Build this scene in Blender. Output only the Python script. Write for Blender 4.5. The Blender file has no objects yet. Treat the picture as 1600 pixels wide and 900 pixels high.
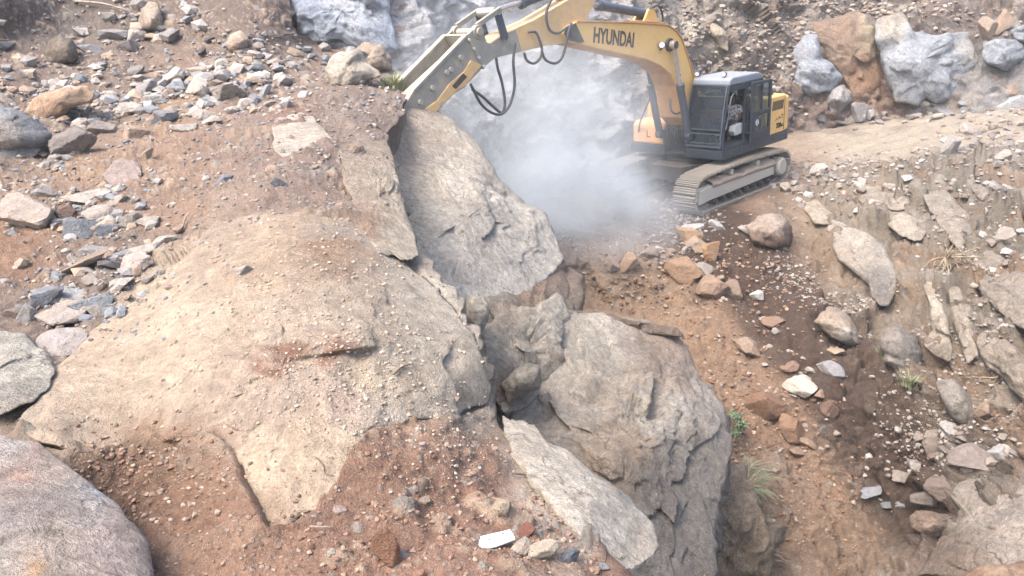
import bpy, bmesh, math, random
import numpy as np
from mathutils import Vector, Matrix

# ------------------------------------------------------------------ camera, sky, sun, exposure
sc = bpy.context.scene
COL = sc.collection
CAM_H, PITCH, FPX = 5.495, math.radians(22), 1250.0
cam_d = bpy.data.cameras.new('camera')
cam_d.sensor_width = 36.0
cam_d.lens = 36.0 * FPX / 1600.0
cam_d.clip_end = 500
cam = bpy.data.objects.new('camera', cam_d)
COL.objects.link(cam)
cam.location = (0, 0, CAM_H)
cam.rotation_euler = (math.radians(90) - PITCH, 0, 0)
sc.camera = cam

SUN_EL, SUN_AZ = math.radians(58), math.radians(235)      # azimuth clockwise from +Y: light from behind-left
world = bpy.data.worlds.new('World')
sc.world = world
world.use_nodes = True
wn = world.node_tree
bg = wn.nodes['Background']
sky = wn.nodes.new('ShaderNodeTexSky')
sky.sky_type = 'NISHITA'
sky.sun_disc = False
sky.sun_elevation = SUN_EL
sky.sun_rotation = SUN_AZ
sky.air_density = 1.0
sky.dust_density = 6.0
sky.ozone_density = 0.6
wn.links.new(sky.outputs[0], bg.inputs[0])
bg.inputs[1].default_value = 0.15
sl = bpy.data.lights.new('sun', 'SUN')
sl.energy = 0.95
sl.angle = math.radians(26)
sl.color = (1.0, 0.97, 0.93)
so = bpy.data.objects.new('sun', sl)
COL.objects.link(so)
sdir = Vector((math.sin(SUN_AZ) * math.cos(SUN_EL), math.cos(SUN_AZ) * math.cos(SUN_EL), math.sin(SUN_EL)))
so.rotation_euler = sdir.to_track_quat('Z', 'Y').to_euler()
so.location = (0, -5, 30)
sc.view_settings.view_transform = 'Standard'
sc.view_settings.look = 'None'
sc.view_settings.exposure = 1.72
sc.view_settings.gamma = 1.0
sc.view_settings.use_curve_mapping = False
sc.render.engine = 'CYCLES'
sc.cycles.use_denoising = True
sc.cycles.max_bounces = 6
sc.cycles.volume_bounces = 2
sc.cycles.volume_step_rate = 1.0
sc.cycles.transparent_max_bounces = 12

rng = np.random.default_rng(7)
random.seed(7)
SAT = 0.76
ALB = 0.60          # photographed colour -> albedo

# ------------------------------------------------------------------ maths helpers
CP, SP = math.cos(PITCH), math.sin(PITCH)
CAMP = np.array([0, 0, CAM_H])

def rays(u, v):
    """direction per pixel of the 1600x900 photograph, with unit depth along the optical axis"""
    u = np.asarray(u, float); v = np.asarray(v, float)
    x = (u - 800) / FPX; y = (450 - v) / FPX
    return np.stack([x, CP + y * SP, -SP + y * CP], -1)

def project(P):
    P = np.asarray(P, float) - CAMP
    zc = P[..., 1] * CP - P[..., 2] * SP
    yc = P[..., 1] * SP + P[..., 2] * CP
    return 800 + FPX * P[..., 0] / zc, 450 - FPX * yc / zc, zc

def lin(c):
    c = np.asarray(c, float) / 255.0
    c = np.where(c <= 0.04045, c / 12.92, ((c + 0.055) / 1.055) ** 2.4)
    g = (c @ np.array([0.2126, 0.7152, 0.0722]))[..., None]
    return c * SAT + g * (1 - SAT)

_perm = np.random.default_rng(3).permutation(256)
_perm = np.concatenate([_perm, _perm, _perm])
_g = np.random.default_rng(4).normal(size=(256, 3)); _g /= np.linalg.norm(_g, axis=1)[:, None]
_rnd = np.random.default_rng(5).random((256, 4))

def _hash(ix, iy, iz):
    return _perm[_perm[_perm[ix & 255] + (iy & 255)] + (iz & 255)]

def perlin(P, seed=0):
    P = P + seed * 17.137
    i = np.floor(P).astype(int); f = P - i
    w = f * f * f * (f * (f * 6 - 15) + 10)
    out = 0
    for dx in (0, 1):
        for dy in (0, 1):
            for dz in (0, 1):
                h = _hash(i[:, 0] + dx, i[:, 1] + dy, i[:, 2] + dz)
                d = (f - np.array([dx, dy, dz]))
                g = (_g[h] * d).sum(1)
                ww = (w[:, 0] if dx else 1 - w[:, 0]) * (w[:, 1] if dy else 1 - w[:, 1]) * (w[:, 2] if dz else 1 - w[:, 2])
                out = out + g * ww
    return out * 1.5

def fbm(P, oct=4, seed=0, gain=0.5):
    s = 0; a = 1.0
    for k in range(oct):
        s = s + a * perlin(P * 2.03 ** k, seed + k * 3)
        a *= gain
    return s

def ridged(P, oct=4, seed=0, gain=0.5):
    s = 0; a = 1.0
    for k in range(oct):
        s = s + a * (1 - 2 * np.abs(perlin(P * 2.03 ** k, seed + k * 3)))
        a *= gain
    return s

def voronoi(P, seed=0):
    """F1, F2 and four random numbers of the nearest cell"""
    P = P + seed * 11.31
    i = np.floor(P).astype(int); f = P - i
    n = len(P)
    f1 = np.full(n, 9.0); f2 = np.full(n, 9.0); hid = np.zeros(n, int)
    for dx in (-1, 0, 1):
        for dy in (-1, 0, 1):
            for dz in (-1, 0, 1):
                h = _hash(i[:, 0] + dx, i[:, 1] + dy, i[:, 2] + dz)
                d = np.array([dx, dy, dz]) + _rnd[h][:, :3] * 0.9 - f
                r = np.sqrt((d * d).sum(1))
                b = r < f1
                f2 = np.where(b, f1, np.minimum(f2, r))
                hid = np.where(b, h, hid)
                f1 = np.where(b, r, f1)
    return f1, f2, _rnd[(hid * 7 + 13) & 255]

def facet(P, seed=0, jit=0.3):
    """chiselled relief: every cell of a jittered lattice is its own tilted plane"""
    P = P + seed * 11.31
    P = P + jit * np.stack([perlin(P * 0.9, seed), perlin(P * 0.9, seed + 1), perlin(P * 0.9, seed + 2)], 1)
    i = np.floor(P).astype(int); f = P - i
    n = len(P); f1 = np.full(n, 9.0); out = np.zeros(n)
    for dx in (-1, 0, 1):
        for dy in (-1, 0, 1):
            for dz in (-1, 0, 1):
                h = _hash(i[:, 0] + dx, i[:, 1] + dy, i[:, 2] + dz)
                d = np.array([dx, dy, dz]) + _rnd[h][:, :3] * 0.9 - f
                r = (d * d).sum(1); b = r < f1
                q = _rnd[(h * 5 + 77) & 255]
                out = np.where(b, (d * (q[:, :3] - 0.5)).sum(1) * 2.2 + (q[:, 3] - 0.5) * 0.5, out)
                f1 = np.where(b, r, f1)
    return out

def smooth(a, b, x):
    t = np.clip((x - a) / (b - a), 0, 1)
    return t * t * (3 - 2 * t)

class TPS:
    def __init__(self, pts, vals):
        p = np.array(pts, float) / 300.0
        n = len(p)
        A = np.zeros((n + 3, n + 3))
        A[:n, :n] = self.k(np.linalg.norm(p[:, None] - p[None], axis=2)) + np.eye(n) * 2e-3
        A[:n, n] = 1; A[:n, n + 1:] = p
        A[n, :n] = 1; A[n + 1:, :n] = p.T
        b = np.zeros(n + 3); b[:n] = vals
        self.p = p; self.w = np.linalg.solve(A, b)
    @staticmethod
    def k(r):
        return np.where(r > 1e-9, r * r * np.log(np.maximum(r, 1e-9)), 0)
    def __call__(self, u, v):
        q = np.stack([np.ravel(u), np.ravel(v)], 1) / 300.0
        out = self.w[-3] + q @ self.w[-2:]
        for j in range(len(self.p)):
            out = out + self.w[j] * self.k(np.linalg.norm(q - self.p[j], axis=1))
        return out.reshape(np.shape(u))

# ------------------------------------------------------------------ mesh helpers
def mesh_from(name, verts, faces, mat=None, parent=None, col=None, smooth_shade=True):
    me = bpy.data.meshes.new(name)
    me.from_pydata(np.asarray(verts, float).tolist() if not isinstance(verts, list) else verts, [], faces if isinstance(faces, list) else np.asarray(faces).tolist())
    if smooth_shade:
        me.polygons.foreach_set('use_smooth', np.ones(len(me.polygons), bool))
    if col is not None:
        at = me.color_attributes.new('Col', 'FLOAT_COLOR', 'POINT')
        c = np.ones((len(me.vertices), 4), np.float32); c[:, :np.shape(col)[1]] = col
        at.data.foreach_set('color', c.ravel())
    me.update()
    o = bpy.data.objects.new(name, me)
    COL.objects.link(o)
    if mat:
        me.materials.append(mat)
    if parent:
        o.parent = parent
    return o

def tag(o, label, cat, group=None, kind=None):
    if label: o['label'] = label
    if cat: o['category'] = cat
    if group: o['group'] = group
    if kind: o['kind'] = kind
    return o

# ------------------------------------------------------------------ materials
class NT:
    def __init__(self, name):
        self.m = bpy.data.materials.new(name); self.m.use_nodes = True
        self.t = self.m.node_tree; self.b = self.t.nodes['Principled BSDF']
        self.b.inputs['Specular IOR Level'].default_value = 0.25
    def n(self, typ, **kw):
        nd = self.t.nodes.new(typ)
        for k, v in kw.items():
            setattr(nd, k, v)
        return nd
    def l(self, a, b):
        self.t.links.new(a, b)
    def noise(self, vec, scale, detail=4, rough=0.6):
        nd = self.n('ShaderNodeTexNoise')
        nd.inputs['Scale'].default_value = scale; nd.inputs['Detail'].default_value = detail; nd.inputs['Roughness'].default_value = rough
        self.l(vec, nd.inputs['Vector']); return nd.outputs['Fac']
    def rng(self, x, a, b, c, d):
        nd = self.n('ShaderNodeMapRange')
        for i, val in enumerate((a, b, c, d)):
            nd.inputs[i + 1].default_value = val
        self.l(x, nd.inputs[0]); return nd.outputs[0]
    def math(self, op, a, b=None):
        nd = self.n('ShaderNodeMath', operation=op)
        for i, x in enumerate((a, b)):
            if x is None: continue
            if isinstance(x, (int, float)): nd.inputs[i].default_value = x
            else: self.l(x, nd.inputs[i])
        return nd.outputs[0]
    def mix(self, fac, a, b, mode='MIX'):
        nd = self.n('ShaderNodeMix', data_type='RGBA', blend_type=mode)
        for s, x in ((0, fac), (6, a), (7, b)):
            if isinstance(x, (int, float)): nd.inputs[s].default_value = x
            elif isinstance(x, (tuple, list)): nd.inputs[s].default_value = tuple(x) + ((1,) if len(x) == 3 else ())
            else: self.l(x, nd.inputs[s])
        return nd.outputs[2]
    def bump(self, h, strength, dist):
        nd = self.n('ShaderNodeBump')
        nd.inputs['Strength'].default_value = strength; nd.inputs['Distance'].default_value = dist
        self.l(h, nd.inputs['Height']); self.l(nd.outputs[0], self.b.inputs['Normal'])

def grit(m, src, contrast=1.0, speck=0.35, amount=None, bump=0.05, fine=55, crack=0.0):
    """earth and rock: colour source broken up by grain at several sizes, pale chips, bump"""
    pos = m.n('ShaderNodeNewGeometry').outputs['Position']
    n1 = m.noise(pos, 2.3, 6, 0.65); n2 = m.noise(pos, 14, 6, 0.7); n3 = m.noise(pos, fine, 4, 0.75)
    f = m.math('MULTIPLY', m.rng(n1, 0.3, 0.7, 1 - 0.18 * contrast, 1 + 0.16 * contrast), m.rng(n2, 0.3, 0.7, 1 - 0.26 * contrast, 1 + 0.24 * contrast))
    f = m.math('MULTIPLY', f, m.rng(n3, 0.3, 0.7, 1 - 0.22 * contrast, 1 + 0.2 * contrast))
    vo = m.n('ShaderNodeTexVoronoi'); vo.inputs['Scale'].default_value = 28; m.l(pos, vo.inputs['Vector'])
    vo2 = m.n('ShaderNodeTexVoronoi'); vo2.inputs['Scale'].default_value = 75; m.l(pos, vo2.inputs['Vector'])
    sep = m.n('ShaderNodeSeparateColor'); m.l(vo.outputs['Color'], sep.inputs[0])
    sep2 = m.n('ShaderNodeSeparateColor'); m.l(vo2.outputs['Color'], sep2.inputs[0])
    patch = m.rng(n1, 0.42, 0.62, 0.0, 1.0)
    s1 = m.math('MULTIPLY', m.math('MULTIPLY', m.rng(sep.outputs[0], 0.80, 0.84, 0, 1), m.rng(vo.outputs['Distance'], 0.30, 0.42, 1, 0)), patch)
    s2 = m.math('MULTIPLY', m.rng(sep2.outputs[0], 0.78, 0.82, 0, 1), m.rng(vo2.outputs['Distance'], 0.30, 0.42, 1, 0))
    sp = m.math('MULTIPLY', m.math('MAXIMUM', s1, s2), speck)
    if amount is not None: sp = m.math('MULTIPLY', sp, amount)
    c = m.mix(1.0, src, f, 'MULTIPLY')
    hue = m.noise(pos, 5.5, 5, 0.6)
    c = m.mix(m.rng(hue, 0.5, 0.75, 0, 0.22 * contrast), c, m.mix(1.0, c, (1.05, 0.90, 0.78), 'MULTIPLY'))
    c = m.mix(m.rng(hue, 0.5, 0.25, 0, 0.35 * contrast), c, m.mix(1.0, c, (0.90, 0.98, 1.06), 'MULTIPLY'))
    c = m.mix(sp, c, tuple(lin((226, 216, 204)) * ALB))
    if crack:
        fl = m.math('MULTIPLY', m.rng(m.noise(pos, 34, 3, 0.8), 0.58, 0.66, 0, 0.5), m.rng(hue, 0.35, 0.6, 1, 0.2))
        c = m.mix(fl, c, tuple(lin((104, 98, 94)) * ALB))
        vc = m.n('ShaderNodeTexVoronoi', feature='DISTANCE_TO_EDGE'); vc.inputs['Scale'].default_value = 1.7
        wv = m.n('ShaderNodeVectorMath', operation='ADD'); nz = m.n('ShaderNodeTexNoise'); nz.inputs['Scale'].default_value = 3.0; nz.inputs['Detail'].default_value = 5
        m.l(pos, nz.inputs['Vector']); m.l(pos, wv.inputs[0])
        sc_ = m.n('ShaderNodeVectorMath', operation='SCALE'); sc_.inputs['Scale'].default_value = 0.55; m.l(nz.outputs['Color'], sc_.inputs[0]); m.l(sc_.outputs[0], wv.inputs[1])
        m.l(wv.outputs[0], vc.inputs['Vector'])
        ck = m.rng(vc.outputs['Distance'], 0.0, 0.02, crack, 0)
        c = m.mix(m.math('MULTIPLY', ck, m.rng(n1, 0.45, 0.6, 0, 1)), c, tuple(lin((95, 82, 74)) * ALB))
    m.l(c, m.b.inputs['Base Color'])
    m.b.inputs['Roughness'].default_value = 0.92
    h = m.math('ADD', m.math('MULTIPLY', n2, 1.0), m.math('MULTIPLY', n3, 0.5))
    h = m.math('ADD', h, m.math('MULTIPLY', m.math('MAXIMUM', s1, m.math('MULTIPLY', s2, 0.5)), 0.35))
    m.bump(h, 1.0, bump)

def attr_mat(name, **kw):
    m = NT(name); a = m.n('ShaderNodeAttribute', attribute_name='Col'); grit(m, a.outputs['Color'], amount=a.outputs['Alpha'], **kw); return m.m

M_SOIL = attr_mat('soil_and_dust', contrast=1.0, speck=0.45, bump=0.05)
M_WALL = attr_mat('quarry_wall', contrast=1.3, speck=0.4, bump=0.10, fine=30)
M_ROCK = attr_mat('weathered_rock', contrast=1.25, speck=0.45, bump=0.06, crack=0.7)
M_MOUND = attr_mat('dusty_bedrock', contrast=0.85, speck=0.3, bump=0.045, crack=0.25)
M_GRAVEL = attr_mat('gravel', contrast=0.6, speck=0.0, bump=0.015)
_m = NT('loose_stone'); _oi = _m.n('ShaderNodeObjectInfo'); grit(_m, _oi.outputs['Color'], contrast=0.9, speck=0.15, bump=0.035, fine=70); M_STONE = _m.m

# ------------------------------------------------------------------ colour fields
def paint(u, v, P, base, ctrl, warp=26):
    n = len(u)
    wu = u + warp * fbm(P * 1.1, 4, 31) ; wv = v + warp * fbm(P * 1.1, 4, 47)
    acc = np.tile(lin(base) * 0.02, (n, 1)); ws = np.full(n, 0.02)
    for c in ctrl:
        cu, cv, r, rgb = c[:4]; rv = c[4] if len(c) > 4 else r; k = c[5] if len(c) > 5 else 1
        w = k * np.exp(-(((wu - cu) / r) ** 2 + ((wv - cv) / rv) ** 2))
        acc += w[:, None] * lin(rgb); ws += w
    return acc / ws[:, None] * ALB

# ------------------------------------------------------------------ the three ground sheets
def zdepth(u, v, kind, val):
    r = rays(u, v)
    if kind == 'z':
        return (val - CAM_H) / r[2]
    return val / np.linalg.norm(r)

def make_tps(ctrl):
    return TPS([(c[0], c[1]) for c in ctrl], [1.0 / zdepth(*c) for c in ctrl])

class Sheet:
    pass

def grid_normals(P):
    du = np.gradient(P, axis=1); dv = np.gradient(P, axis=0)
    N = np.cross(dv, du); N /= np.linalg.norm(N, axis=2)[..., None] + 1e-12
    tocam = CAMP - P
    s = np.sign((N * tocam).sum(2)); N *= np.where(s == 0, 1, s)[..., None]
    return N

def stones_relief(P, cell, prob, seed, rmin=0.25, rmax=0.5):
    """half-buried stones: height, mask and random numbers"""
    Pw = P / cell
    Pw = Pw + 0.35 * np.stack([perlin(Pw * 1.3, seed + 3), perlin(Pw * 1.3, seed + 5), perlin(Pw * 1.3, seed + 9)], 1)
    f1, f2, r = voronoi(Pw, seed)
    rad = rmin + (rmax - rmin) * r[:, 1]
    on = (r[:, 0] < prob)
    h = np.where(on, np.sqrt(np.clip(1 - (f1 / rad) ** 2, 0, 1)) ** 0.8 * rad * 0.9, 0) * cell
    edge = np.minimum(h, (f2 - f1) * cell)
    return edge, np.where(on, smooth(0, 0.10 * cell, edge), 0), r

def sheet(name, U, V, tps, base, cctrl, disp, mat, label_kind='structure', skirt=None, warp=26):
    u = U.ravel(); v = V.ravel()
    zc = 1.0 / np.maximum(tps(u, v), 0.012)
    P = (CAMP + rays(u, v) * zc[:, None])
    P0 = P.reshape(U.shape + (3,))
    N = grid_normals(P0).reshape(-1, 3)
    col = paint(u, v, P, base, cctrl, warp)
    d, col = disp(P, u, v, zc, col, N)
    if mat is M_SOIL: col = np.concatenate([col[:, :3] * np.array([1.0, 0.995, 0.955]), col[:, 3:]], 1)
    P = P + N * d[:, None]
    S = Sheet(); S.P = P.reshape(U.shape + (3,)); S.U, S.V = U, V; S.N = N.reshape(U.shape + (3,)); S.tps = tps
    rows, cols = U.shape
    idx = np.arange(rows * cols).reshape(rows, cols)
    F = np.stack([idx[:-1, :-1], idx[1:, :-1], idx[1:, 1:], idx[:-1, 1:]], -1).reshape(-1, 4)
    if skirt:
        edge = S.P[:, -1]
        ecol = col.reshape(rows, cols, -1)[:, -1]
        away = edge - CAMP; away[:, 2] = 0; away /= np.linalg.norm(away, axis=1)[:, None]
        right = np.stack([away[:, 1], -away[:, 0], np.zeros(rows)], 1)
        h = away * 0.97 + right * 0.03
        allP = [P]; allc = [col]; base_i = rows * cols; prev = idx[:, -1]
        R = skirt
        for k in range(1, 22):
            if k <= 9:
                t = k / 9 * math.pi / 2
                Q = edge + h * (R * math.sin(t)) + np.array([0, 0, 1]) * (R * (math.cos(t) - 1))
            else:
                Q = edge + h * (R + (k - 9) * 0.22) - np.array([0, 0, 1]) * (R + (k - 9) * 0.38)
            nz = fbm(Q * 2.2, 4, 5) * 0.12 * min(1, k / 4)
            Q = Q + h * nz[:, None]
            allP.append(Q); allc.append(ecol)
            cur = base_i + (k - 1) * rows + np.arange(rows)
            F = np.concatenate([F, np.stack([prev[:-1], prev[1:], cur[1:], cur[:-1]], 1)])
            prev = cur
        P = np.concatenate(allP); col = np.concatenate(allc)
    S.obj = mesh_from(name, P, F, mat, None, col)
    S.obj['kind'] = label_kind
    return S

def axis(lo, f0, f1, hi, step):
    return np.concatenate([np.linspace(lo, f0, max(3, int((f0 - lo) / (step * 5))), endpoint=False), np.arange(f0, f1, step), np.linspace(f1, hi, max(3, int((hi - f1) / (step * 5))))])

Z, D = 'z', 'd'
# --- left plateau, mound and foreground
C1 = [(500, 880, Z, 2.75), (0, 900, Z, 2.9), (800, 880, Z, 2.65), (980, 890, Z, 2.4), (1060, 1000, Z, 2.2), (500, 1120, Z, 2.7), (-300, 1120, Z, 2.8), (-300, 700, Z, 3.0),
      (430, 770, Z, 2.87), (250, 760, Z, 2.72), (180, 720, Z, 2.78), (100, 640, Z, 3.0), (300, 580, Z, 3.08), (500, 560, Z, 3.15), (600, 650, Z, 2.92), (700, 700, Z, 2.72), (745, 580, Z, 2.72),
      (762, 640, Z, 2.45), (830, 740, Z, 2.35), (900, 800, Z, 2.35), (600, 450, Z, 3.2), (650, 415, Z, 3.05), (700, 465, Z, 2.95), (450, 400, Z, 3.4), (560, 340, Z, 3.3), (330, 370, Z, 3.3), (390, 640, Z, 3.02),
      (200, 500, Z, 3.0), (80, 560, Z, 2.9), (0, 600, Z, 2.92), (100, 400, Z, 2.98), (200, 300, Z, 3.15), (0, 300, Z, 3.1), (300, 230, Z, 3.3), (450, 250, Z, 3.45), (560, 200, Z, 3.45), (590, 290, Z, 3.2),
      (400, 180, Z, 3.45), (200, 180, Z, 3.3), (0, 180, Z, 3.4), (630, 150, Z, 3.42), (600, 110, Z, 3.6), (500, 90, Z, 3.75), (400, 60, Z, 4.2), (300, 100, Z, 3.75), (100, 60, Z, 4.1), (200, 0, D, 20), (0, 0, D, 19.3), (0, 80, Z, 3.95),
      (440, 0, D, 18.6), (420, -60, D, 20.5), (0, -60, D, 21), (200, -60, D, 21), (-300, -60, D, 21), (-300, 200, Z, 3.5), (-300, 400, Z, 3.1)]
sil = np.array([(-60, 428), (0, 440), (55, 468), (75, 560), (100, 602), (130, 634), (150, 645), (200, 612), (250, 600), (300, 592), (345, 606), (400, 654), (450, 702), (500, 730), (550, 754), (600, 766), (640, 762), (690, 784), (740, 814), (800, 862), (860, 915), (900, 950), (960, 1005), (1120, 1090)], float)
v1 = axis(-60, -20, 912, 1120, 2.6)
s1 = np.concatenate([np.linspace(-300, -12, 24), np.linspace(-8, 1, 1)])
colsN = 300
U1 = np.zeros((len(v1), 24 + colsN)); V1 = np.repeat(v1[:, None], 24 + colsN, 1)
for r_, vv in enumerate(v1):
    uS = np.interp(vv, sil[:, 0], sil[:, 1])
    uS += 5 * math.sin(vv * 0.11) + 3 * math.sin(vv * 0.29 + 1)
    U1[r_, :24] = np.linspace(-300, -14, 24)
    U1[r_, 24:] = np.linspace(-8, uS, colsN)
P1C = [(300, 570, 110, (218, 196, 172)), (480, 500, 100, (214, 194, 172)), (640, 500, 70, (208, 196, 180)), (440, 410, 60, (198, 168, 136)), (525, 388, 45, (178, 138, 100)), (360, 380, 45, (196, 172, 148)), (150, 640, 80, (220, 196, 168)), (380, 620, 70, (204, 178, 160)),
       (620, 600, 70, (208, 186, 162)), (560, 600, 30, (190, 160, 140)), (250, 730, 75, (150, 112, 84), 60, 1.8), (200, 770, 60, (132, 98, 75), 60, 1.8), (290, 820, 80, (164, 124, 98)), (160, 725, 40, (140, 104, 78), 40, 1.6), (340, 760, 40, (176, 134, 104)), (310, 650, 50, (178, 140, 112)),
       (650, 720, 80, (176, 132, 106)), (600, 850, 110, (172, 130, 108)), (740, 790, 60, (176, 134, 110)), (400, 890, 90, (176, 134, 108)), (560, 760, 40, (176, 134, 108)), (0, 860, 80, (140, 105, 85)),
       (710, 650, 45, (214, 200, 180)), (850, 770, 34, (212, 192, 174)), (900, 840, 34, (196, 172, 154)), (820, 720, 30, (212, 196, 178)), (960, 900, 40, (165, 125, 105)),
       (300, 270, 70, (174, 140, 116)), (450, 310, 80, (160, 136, 124)), (560, 170, 60, (158, 138, 126)), (590, 330, 60, (176, 152, 136)), (540, 290, 40, (160, 132, 118)), (370, 240, 60, (164, 138, 124)), (280, 165, 50, (184, 148, 116)), (110, 290, 60, (178, 142, 112)), (60, 400, 50, (170, 128, 98)), (150, 370, 50, (150, 128, 116)),
       (350, 95, 50, (152, 132, 122)), (480, 120, 50, (158, 134, 120)), (430, 60, 40, (128, 110, 102)), (60, 40, 80, (118, 108, 104)), (170, 30, 60, (126, 114, 106)), (330, 20, 60, (132, 114, 104)), (180, 100, 60, (146, 124, 112)), (30, 130, 60, (152, 126, 110)), (80, 230, 50, (158, 138, 126)), (120, 460, 50, (150, 132, 122)), (60, 520, 50, (150, 130, 118)),  # dirt tones get darker towards the top left
       (462, 188, 34, (152, 108, 92), 16), (428, 540, 34, (146, 88, 64), 9, 3), (505, 556, 22, (152, 98, 72), 16, 2), (50, 650, 30, (110, 96, 88), 16, 2)]

MOUND = [(40, 650), (60, 605), (120, 545), (182, 492), (244, 452), (300, 398), (338, 352), (400, 334), (470, 338), (540, 346), (596, 376), (640, 408), (676, 440), (706, 474), (736, 520), (752, 560), (766, 606), (764, 630), (722, 652), (640, 656), (584, 672), (562, 690), (541, 724), (520, 764), (492, 792), (446, 826), (426, 834), (410, 792), (388, 756), (366, 700), (330, 676), (262, 684), (200, 690), (128, 706), (80, 690)]

def inside(u, v, poly):
    ins = np.zeros(len(u), bool); j = len(poly) - 1
    for i in range(len(poly)):
        (a, b), (c, e) = poly[i], poly[j]
        ins ^= ((b > v) != (e > v)) & (u < (c - a) * (v - b) / ((e - b) if e != b else 1e-9) + a); j = i
    return ins

def disp1(P, u, v, zc, col, N):
    near = smooth(11, 5, zc)
    rk = smooth(300, 420, v) * smooth(720, 640, v) * smooth(120, 260, u)
    d = 0.10 * fbm(P * 0.9, 3, 1) + 0.020 * ridged(P * 2.2, 4, 8) + 0.024 * fbm(P * 6, 4, 2) + 0.008 * fbm(P * 15, 3, 21)
    d += (0.25 + 0.75 * rk) * (0.060 * facet(P * 1.5, 50) + 0.020 * facet(P * 4.5, 51) + 0.010 * facet(P * 13, 52))
    uS_ = np.interp(v, sil[:, 0], sil[:, 1]); edge = smooth(0, 70, uS_ - u) * 0.85 + 0.15
    d = d * (1 - (1 - edge) * smooth(300, 380, v))
    rub = smooth(0.1, 0.5, fbm(P * 0.7, 3, 77) + 0.35 * (smooth(420, 250, v) + smooth(640, 760, v) * smooth(480, 620, u)))
    # rills and flakes running down the mound
    d += 0.012 * ridged(np.stack([P[:, 0] * 5, P[:, 1] * 1.2, P[:, 2] * 5], 1), 3, 5) * smooth(300, 420, v)
    for cell, prob, seed, amp in ((0.42, 0.22, 1, 0.55), (0.17, 0.34, 2, 0.7), (0.07, 0.42, 3, 0.8)):
        h, m, r = stones_relief(P, cell, prob, seed)
        k = amp * (0.30 + 0.70 * rub) * (1 - (0.95 if cell > .3 else 0.7) * rk)
        d += h * k
        grey = lin((190, 182, 174))[None] * ALB * (0.70 + 0.5 * r[:, 2:3])
        warm = lin((200, 172, 146))[None] * ALB * (0.75 + 0.5 * r[:, 2:3])
        sc_ = np.where(r[:, 3:4] > 0.5, grey, warm)
        mm = (m * (0.15 + 0.65 * rub) * (1 - 0.5 * rk))[:, None]
        col = col * (1 - mm) + sc_ * mm
    return d, col

_d1 = disp1
def disp1(P, u, v, zc, col, N):
    d, col = _d1(P, u, v, zc, col, N)
    k = np.where(inside(u, v, MOUND), 1.0, 0.0).reshape(U1.shape)
    for _ in range(3):
        k = (k + np.roll(k, 1, 0) + np.roll(k, -1, 0) + np.roll(k, 1, 1) + np.roll(k, -1, 1)) / 5
    k = k.ravel()
    d = d * (1 - 0.92 * np.exp(-(((u - 776) / 46) ** 2 + ((v - 848) / 24) ** 2) ** 2))
    return d * (1 - 0.6 * k) - 0.09 * k, col

G1 = sheet('ground', U1, V1, make_tps(C1), (172, 146, 130), P1C, disp1, M_SOIL, skirt=0.45)

# --- bench, road, slide and embankment
RXT, RYT = 0.070, 0.016
O_EX = np.array([4.782, 20.392, 0.0])
def rotz(t): return np.array([[math.cos(t), -math.sin(t), 0], [math.sin(t), math.cos(t), 0], [0, 0, 1.0]])
_Rx = np.array([[1, 0, 0], [0, math.cos(RXT), -math.sin(RXT)], [0, math.sin(RXT), math.cos(RXT)]])
_Ry = np.array([[math.cos(RYT), 0, math.sin(RYT)], [0, 1, 0], [-math.sin(RYT), 0, math.cos(RYT)]])
SWING = 0.024
MT = rotz(-2.363) @ _Ry @ _Rx
MU = MT @ rotz(SWING)
C2 = [(880, 400, Z, -.12), (960, 402, Z, -.1), (1030, 385, Z, -.05), (800, 330, Z, -.1), (900, 300, Z, -.1), (750, 250, Z, 0), (700, 200, Z, .2), (1060, 345, Z, .0),
      (900, 440, Z, -.7), (1000, 450, Z, -.7), (950, 500, Z, -1.2), (1050, 560, Z, -1.5), (1150, 650, Z, -1.95), (1250, 760, Z, -2.6), (1350, 870, Z, -3.1), (1180, 800, Z, -2.6), (1250, 900, Z, -3.2), (1130, 900, Z, -3.1), (900, 800, Z, -3.4), (700, 600, Z, -2.0), (600, 400, Z, -.8), (1060, 450, Z, -.62),
      (1150, 400, Z, -.3), (1250, 520, Z, -1.0), (1350, 620, Z, -1.5), (1400, 720, Z, -2.15), (1420, 800, Z, -2.6),
      (1100, 348, Z, .04), (1190, 312, Z, .14), (1245, 287, Z, .25), (1330, 272, Z, .4), (1450, 243, Z, .7), (1600, 195, Z, 1.2), (1800, 170, Z, 1.7),
      (1250, 375, Z, -.25), (1350, 400, Z, -.25), (1450, 400, Z, .0), (1590, 350, Z, .35), (1400, 500, Z, -.75), (1500, 550, Z, -.65), (1600, 550, Z, -.25), (1450, 650, Z, -1.45), (1600, 700, Z, -1.1), (1500, 720, Z, -1.75), (1550, 850, Z, -1.9), (1620, 880, Z, -1.7), (1850, 800, Z, -.8), (1850, 500, Z, .9), (1500, 1120, Z, -3), (1850, 1120, Z, -2), (1000, 1120, Z, -3.6), (600, 1120, Z, -3.6),
      (1300, 222, Z, .35), (1400, 203, Z, .6), (1550, 165, Z, 1.15), (1240, 205, Z, .28), (1240, 180, Z, .3), (1450, 150, Z, .9), (1600, 125, Z, 1.5), (1240, 130, Z, .4), (1000, 235, Z, 0), (900, 262, Z, 0), (850, 200, Z, .05), (1100, 150, Z, .2), (1850, 120, Z, 1.9), (600, 150, Z, .3)]
for mx_ in (-2.6, -1.2, 0, 1.2, 2.4):
    for my_ in (-1.9, -.6, .8, 1.62):
        w_ = MT @ np.array([mx_, my_, -0.03]) + O_EX
        pu, pv, pz = project(w_)
        C2.append((float(pu), float(pv), Z, float(w_[2])))
u2 = axis(480, 735, 1612, 1850, 2.8); v2 = axis(120, 140, 912, 1120, 2.6)
U2, V2 = np.meshgrid(u2, v2)
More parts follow.
